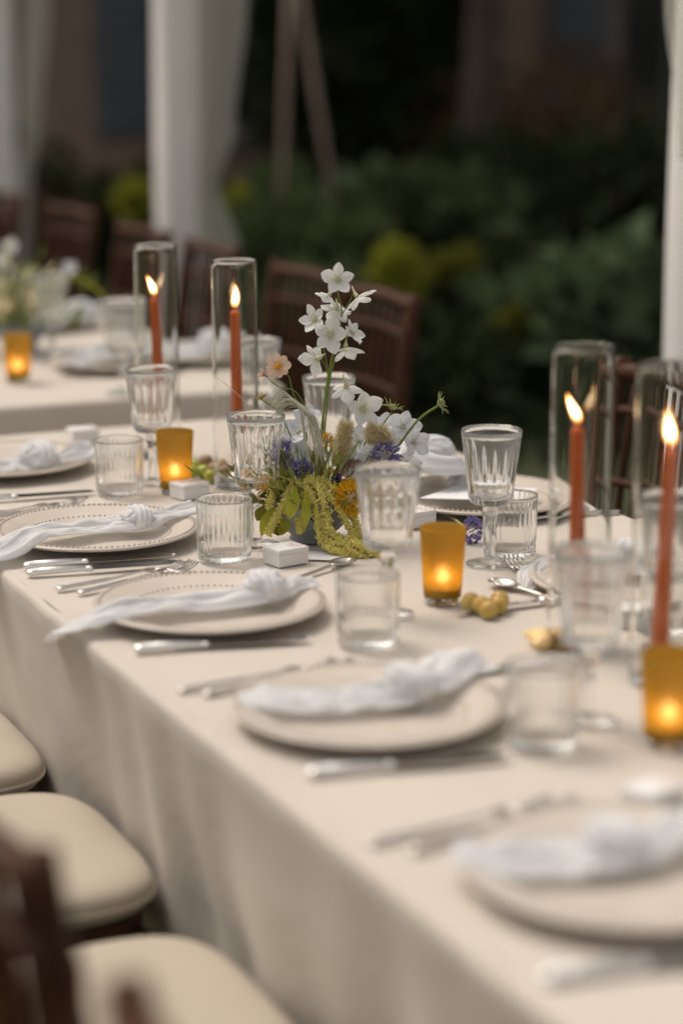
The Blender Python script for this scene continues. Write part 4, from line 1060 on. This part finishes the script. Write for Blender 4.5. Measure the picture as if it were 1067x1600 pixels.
# plumes
def plume(x0, y0, x1, y1, dy, rad, n_, m=MTuft, name='grass_plume', hl=.014):
    a = np.array(fp(x0, y0, dy)); b = np.array(fp(x1, y1, dy-.004)); t = rng.uniform(0, 1, n_)[:, None]; ax = (b-a)/np.linalg.norm(b-a)
    d = rng.normal(size=(n_, 3)); d -= (d@ax)[:, None]*ax; d /= np.linalg.norm(d, axis=1)[:, None]
    env = np.sin(np.pi*(.12+.8*t))**.7
    P = a+(b-a)*t+d*rad*.45*env*rng.uniform(.3, 1, (n_, 1)); dr_ = d*.9+ax*.8+rng.normal(size=(n_, 3))*.18
    V, Fc = leaf_mesh(P, dr_, hl, .0009, .4); o = mesh_np(name, V, Fc, m, FR); return o
plume(528, 730, 541, 664, -.02, .013, 2600); plume(612, 688, 578, 672, -.02, .012, 1800, hl=.013); plume(570, 690, 600, 676, -.01, .011, 1200)
stem([(522, 770, 0), (526, 745, -.014), (528, 728, -.02)], .0011, .0009)
# tufted flower heads (scabiosa, marigold, sedum)
def tuft(name, x, y, dy, nrm, rad, n_, L, Wd, m, dome=.5, core=None):
    k = np.sqrt((np.arange(n_)+.5)/n_)*rad; a = np.arange(n_)*2.39996
    P = np.stack([k*np.cos(a), k*np.sin(a), dome*rad*(1-(k/rad)**2)], 1); dr_ = np.stack([np.cos(a)*k/rad, np.sin(a)*k/rad, 1.0-.75*k/rad], 1)+rng.normal(size=(n_, 3))*.22
    V, Fc = leaf_mesh(P, dr_, L, Wd, .35, .25); o = mesh_np(name, V, Fc, m, FR); o.location = fp(x, y, dy); o.rotation_mode = 'QUATERNION'; o.rotation_quaternion = Vector(nrm).normalized().to_track_quat('Z', 'Y')
    if core:
        b = MB()
        for i in range(26):
            aa = i*2.4; rr = rad*.42*math.sqrt(i/26); b.ball((rr*math.cos(aa), rr*math.sin(aa), dome*rad+.004), .0016, 6, 4)
        b.build('flower_centre', core, o)
    return o
tuft('scabiosa', 602, 712, -.03, (.1, -1, .25), .017, 130, .011, .006, MPu, .3, MCen); tuft('scabiosa', 440, 706, -.02, (-.6, -.7, .3), .014, 100, .011, .006, MPu, .3)
tuft('scabiosa', 474, 733, -.025, (-.2, -1, .1), .009, 60, .012, .008, MPu, .3); tuft('cornflower', 525, 752, -.03, (0, -1, .1), .006, 40, .009, .005, leafy('cornflower_blue', (.05, .05, .33), .2, var=.2), .4); tuft('scabiosa', 448, 722, -.02, (-.4, -.8, 0), .008, 50, .010, .006, MPu, .3)
tuft('marigold', 548, 778, -.062, (.1, -1, .4), .024, 320, .009, .0048, MYe, .6); tuft('marigold', 562, 768, -.02, (.5, -.8, .4), .016, 160, .009, .0045, MYe, .6)
tuft('sedum_head', 556, 744, -.04, (.1, -.8, .6), .026, 420, .004, .003, MRus, .5); tuft('sedum_head', 420, 762, -.03, (-.4, -.8, .5), .018, 200, .006, .004, MYe, .6); tuft('marigold', 388, 752, .01, (-.5, -.8, .4), .010, 90, .007, .004, MYe, .5)
tuft('marigold', 432, 775, -.01, (-.4, -.8, .3), .012, 90, .008, .005, MLm, .5); tuft('yellow_sprig', 512, 742, -.025, (0, -.9, .5), .008, 70, .007, .003, MYe, .9); tuft('yellow_sprig', 510, 690, .0, (0, -.9, .5), .008, 70, .009, .003, MYe, 1.2)
# filling foliage inside the bowl
n_ = 200; P = np.stack([rng.normal(0, .045, n_), rng.normal(0, .04, n_), .055+np.abs(rng.normal(0, .03, n_))], 1)
dr_ = P.copy(); dr_[:, 2] -= .02; V, Fc = leaf_mesh(P, dr_, .03, .009, .4); mesh_np('filler_foliage', V, Fc, leafy('olive_filler', (.20, .20, .05), .3, var=.4, vscale=30), FR)['kind'] = 'stuff'
n_ = 260; P = np.stack([rng.normal(0, .05, n_), rng.normal(0, .03, n_), .075+np.abs(rng.normal(0, .035, n_))], 1); dr_ = P.copy(); V, Fc = leaf_mesh(P, dr_, .028, .004, .4); mesh_np('fine_foliage', V, Fc, MGr, FR)['kind'] = 'stuff'
# amaranth tassels
def tassel(pts, r0, r1, dens=1.0):
    P = crom([fp(*p) for p in pts], 60); ln = sum((P[i+1]-P[i]).length for i in range(59)); b = MB()
    b.tube(P, [(r0+(r1-r0)*i/59)*.75 for i in range(60)], 7)
    nb = int(ln/.00125*4.2*dens)
    for i in range(nb):
        t = random.random()*58.9; k = int(t); c = P[k].lerp(P[k+1], t-k); r_ = (r0+(r1-r0)*t/59)*(1+.25*math.sin(t*1.3+pts[0][0])); tg = (P[k+1]-P[k]).normalized()
        d_ = Vector((random.gauss(0, 1), random.gauss(0, 1), random.gauss(0, 1))); d_ = (d_-tg*d_.dot(tg)).normalized()
        s = random.uniform(.0012, .0024)
        c = c+d_*r_*random.uniform(.7, 1.1)
        a1 = d_.cross(tg)*s; a2 = tg*s; a3 = d_*s
        b.add([c+a1, c+a2, c-a1, c-a2, c+a3*1.3, c-a3], [(0, 1, 4), (1, 2, 4), (2, 3, 4), (3, 0, 4), (1, 0, 5), (2, 1, 5), (3, 2, 5), (0, 3, 5)])
    return b.build('amaranth_tassel', MAm, FR, False)
for pts in [
 [(470, 750, -.03), (478, 762, -.05), (487, 775, -.065), (494, 800, -.075), (498, 830, -.085), (505, 848, -.095), (520, 858, -.11), (545, 866, -.115)],
 [(478, 748, -.03), (492, 752, -.05), (502, 772, -.068), (510, 800, -.078), (514, 825, -.09), (530, 845, -.10), (552, 862, -.115), (575, 872, -.11)],
 [(484, 752, -.03), (500, 758, -.05), (520, 780, -.066), (536, 805, -.075), (548, 828, -.08), (556, 842, -.088)],
 [(488, 748, -.03), (510, 754, -.045), (530, 772, -.06), (548, 800, -.066), (558, 825, -.07), (562, 842, -.08)],
 [(465, 752, -.03), (452, 768, -.05), (442, 790, -.06), (430, 812, -.066), (418, 836, -.07)],
 [(440, 735, -.01), (445, 748, -.03), (456, 758, -.04), (470, 756, -.045), (490, 752, -.05)],
 [(470, 765, -.04), (470, 790, -.06), (468, 815, -.066), (470, 834, -.07)],
 [(505, 840, -.09), (518, 848, -.10), (540, 850, -.105), (560, 853, -.10), (592, 862, -.10)],
 [(520, 850, -.09), (530, 862, -.11), (545, 870, -.115), (558, 868, -.11), (566, 858, -.1)],
 [(540, 845, -.09), (556, 850, -.11), (572, 858, -.11), (590, 868, -.105), (594, 860, -.1)],
 [(446, 748, -.02), (432, 756, -.04), (424, 775, -.05), (420, 795, -.055)],
 [(500, 800, -.07), (508, 830, -.085), (524, 842, -.09), (536, 838, -.09)]]:
    tassel(pts, .0070, .0056)
# leaves
def leaf(x, y, x2, y2, dy, Wd, m, bend=.3):
    a = fp(x, y, dy); b = fp(x2, y2, dy-.01); L = (b-a).length
    me = petal_mesh('leaf', L, Wd, 1.5, bend, m, random.random()*5, base=.15, rip=.03)
    o = bpy.data.objects.new('leaf', me); col.objects.link(o); o.parent = FR; o.location = a
    xx = (b-a).normalized(); zz = Vector((random.uniform(-.3, .3), -1, .3)); zz = (zz-xx*zz.dot(xx)).normalized(); yy = zz.cross(xx)
    o.rotation_euler = Matrix((xx, yy, zz)).transposed().to_euler(); return o
for a in [(462, 760, 453, 812, -.075, .026, MLm), (480, 766, 478, 828, -.075, .019, MLm), (428, 790, 410, 838, -.05, .026, MLm), (440, 800, 448, 832, -.05, .022, MLm), (436, 768, 404, 776, -.04, .013, MDg), (486, 790, 492, 818, -.06, .018, MDg),
          (415, 790, 402, 815, -.04, .024, leafy('olive_leaf', (.25, .22, .03), .3, var=.2)), (448, 760, 425, 745, -.03, .014, MDg), (445, 815, 440, 838, -.05, .020, MLm), (520, 760, 545, 756, -.03, .014, MDg), (424, 806, 436, 838, -.045, .024, mats['olive_leaf']), (540, 790, 560, 800, -.04, .016, MDg)]:
    leaf(*a)
# statice lying to the right, separate stem
sp = at(738, 838, TZ+.012); SR = root('cut_flower', (sp.x, sp.y, TZ+.0022), 0, 'single violet flower on its stem lying behind the amber votive', 'flower')
q0 = at(652, 792, TZ+.02)-Vector(SR.location); q1 = at(700, 806, TZ+.012)-Vector(SR.location); q2 = at(726, 824, TZ+.012)-Vector(SR.location)
MB().tube(crom([q0, q1, q2], 12), .0022, 7).build('stem', leafy('pale_stem', (.45, .44, .20), .2, var=.1), SR)
n_ = 190; P = rng.normal(size=(n_, 3)); P /= np.linalg.norm(P, axis=1)[:, None]; dr_ = P+rng.normal(size=(n_, 3))*.3; P = P*np.array([.010, .010, .017])+np.array([0, 0, .019])
V, Fc = leaf_mesh(P, dr_, .008, .006, .3); mesh_np('flower_head', V, Fc, MPu, SR)
# second table's flowers
g = at(22, 560, TZ); GR = root('flower_arrangement', (g.x, g.y+.12, TZ+.0022), 0, 'loose pale flower arrangement on the second table behind its votive', 'flowers')
FR, FL, FY = GR, Vector(GR.location), g.y+.12
o = MB().lathe([(.0004, 0), (.034, 0), (.045, .020), (.072, .056), (.075, .070), (.070, .056), (.0004, .018)], 40).build('bowl', M_bowl, GR); fix(o)
n_ = 350; P = np.stack([rng.normal(0, .055, n_), rng.normal(0, .05, n_), .06+np.abs(rng.normal(0, .05, n_))], 1); dr_ = P.copy(); V, Fc = leaf_mesh(P, dr_, .045, .012, .4); mesh_np('filler_foliage', V, Fc, MGr, GR)['kind'] = 'stuff'
n_ = 130; P = np.stack([rng.normal(-.02, .05, n_), rng.normal(-.03, .05, n_), .08+np.abs(rng.normal(0, .05, n_))], 1); dr_ = P.copy(); V, Fc = leaf_mesh(P, dr_, .045, .02, .4); mesh_np('lime_foliage', V, Fc, MTuft, GR)['kind'] = 'stuff'
for (x, y, dy, s) in [(45, 455, 0, 1.2), (62, 470, -.02, 1.1), (75, 445, 0, 1.1), (90, 465, .03, 1.0), (8, 440, 0, 1.4), (28, 470, -.04, 1.4), (5, 412, .02, 1.6), (110, 420, .03, 1.3), (50, 490, -.05, 1.4), (18, 385, .02, 1.5), (100, 440, 0, 1.2), (38, 430, 0, 1.4)]:
    bloom('white_bloom', x, y, dy, (random.uniform(-.4, .4), -1, random.uniform(0, .5)), s*.75, W_PET if random.random() < .7 else B_PET, 5, spin=random.random())
    stem([(25+random.uniform(-8, 8), 530, 0), ((x+25)/2, (y+530)/2, 0), (x, y, dy+.004)], .0016, .0010)
stem([(40, 520, 0), (70, 450, 0), (120, 436, 0), (155, 455, 0), (178, 495, 0)], .003, .005, MLm)
plume(10, 505, 22, 460, -.05, .014, 700)
# second table settings
plate(at(186, 560, zr), 'charger plate on the second table beside its favour box'); plate(at(330, 548, zr), 'charger plate at the end corner of the second table'); plate(at(60, 500, zr), 'charger plate far along the second table')
napkin('gauze napkin heaped on the second table plate beside the box', [P_(110, 578, .02), P_(150, 560, .024), P_(185, 556, .024), P_(225, 552, .024), P_(260, 548, .024)], [.03, .05, .05, .05, .06], [.03, .05, .05, .06, .05], 2, .05, 8.2)
napkin('gauze napkin on the end corner plate of the second table', [P_(270, 562, .02), P_(300, 552, .024), P_(335, 546, .024), P_(370, 544, .024), P_(398, 540, .024)], [.03, .05, .05, .05, .05], [.03, .04, .04, .05, .04], 2, .045, 9.1)
napkin('gauze napkin lying far along the second table', [P_(60, 512, .02), P_(95, 505, .024), P_(130, 500, .024), P_(170, 496, .024)], [.04, .05, .05, .05], [.04, .05, .05, .05], 2, .05, 9.7)
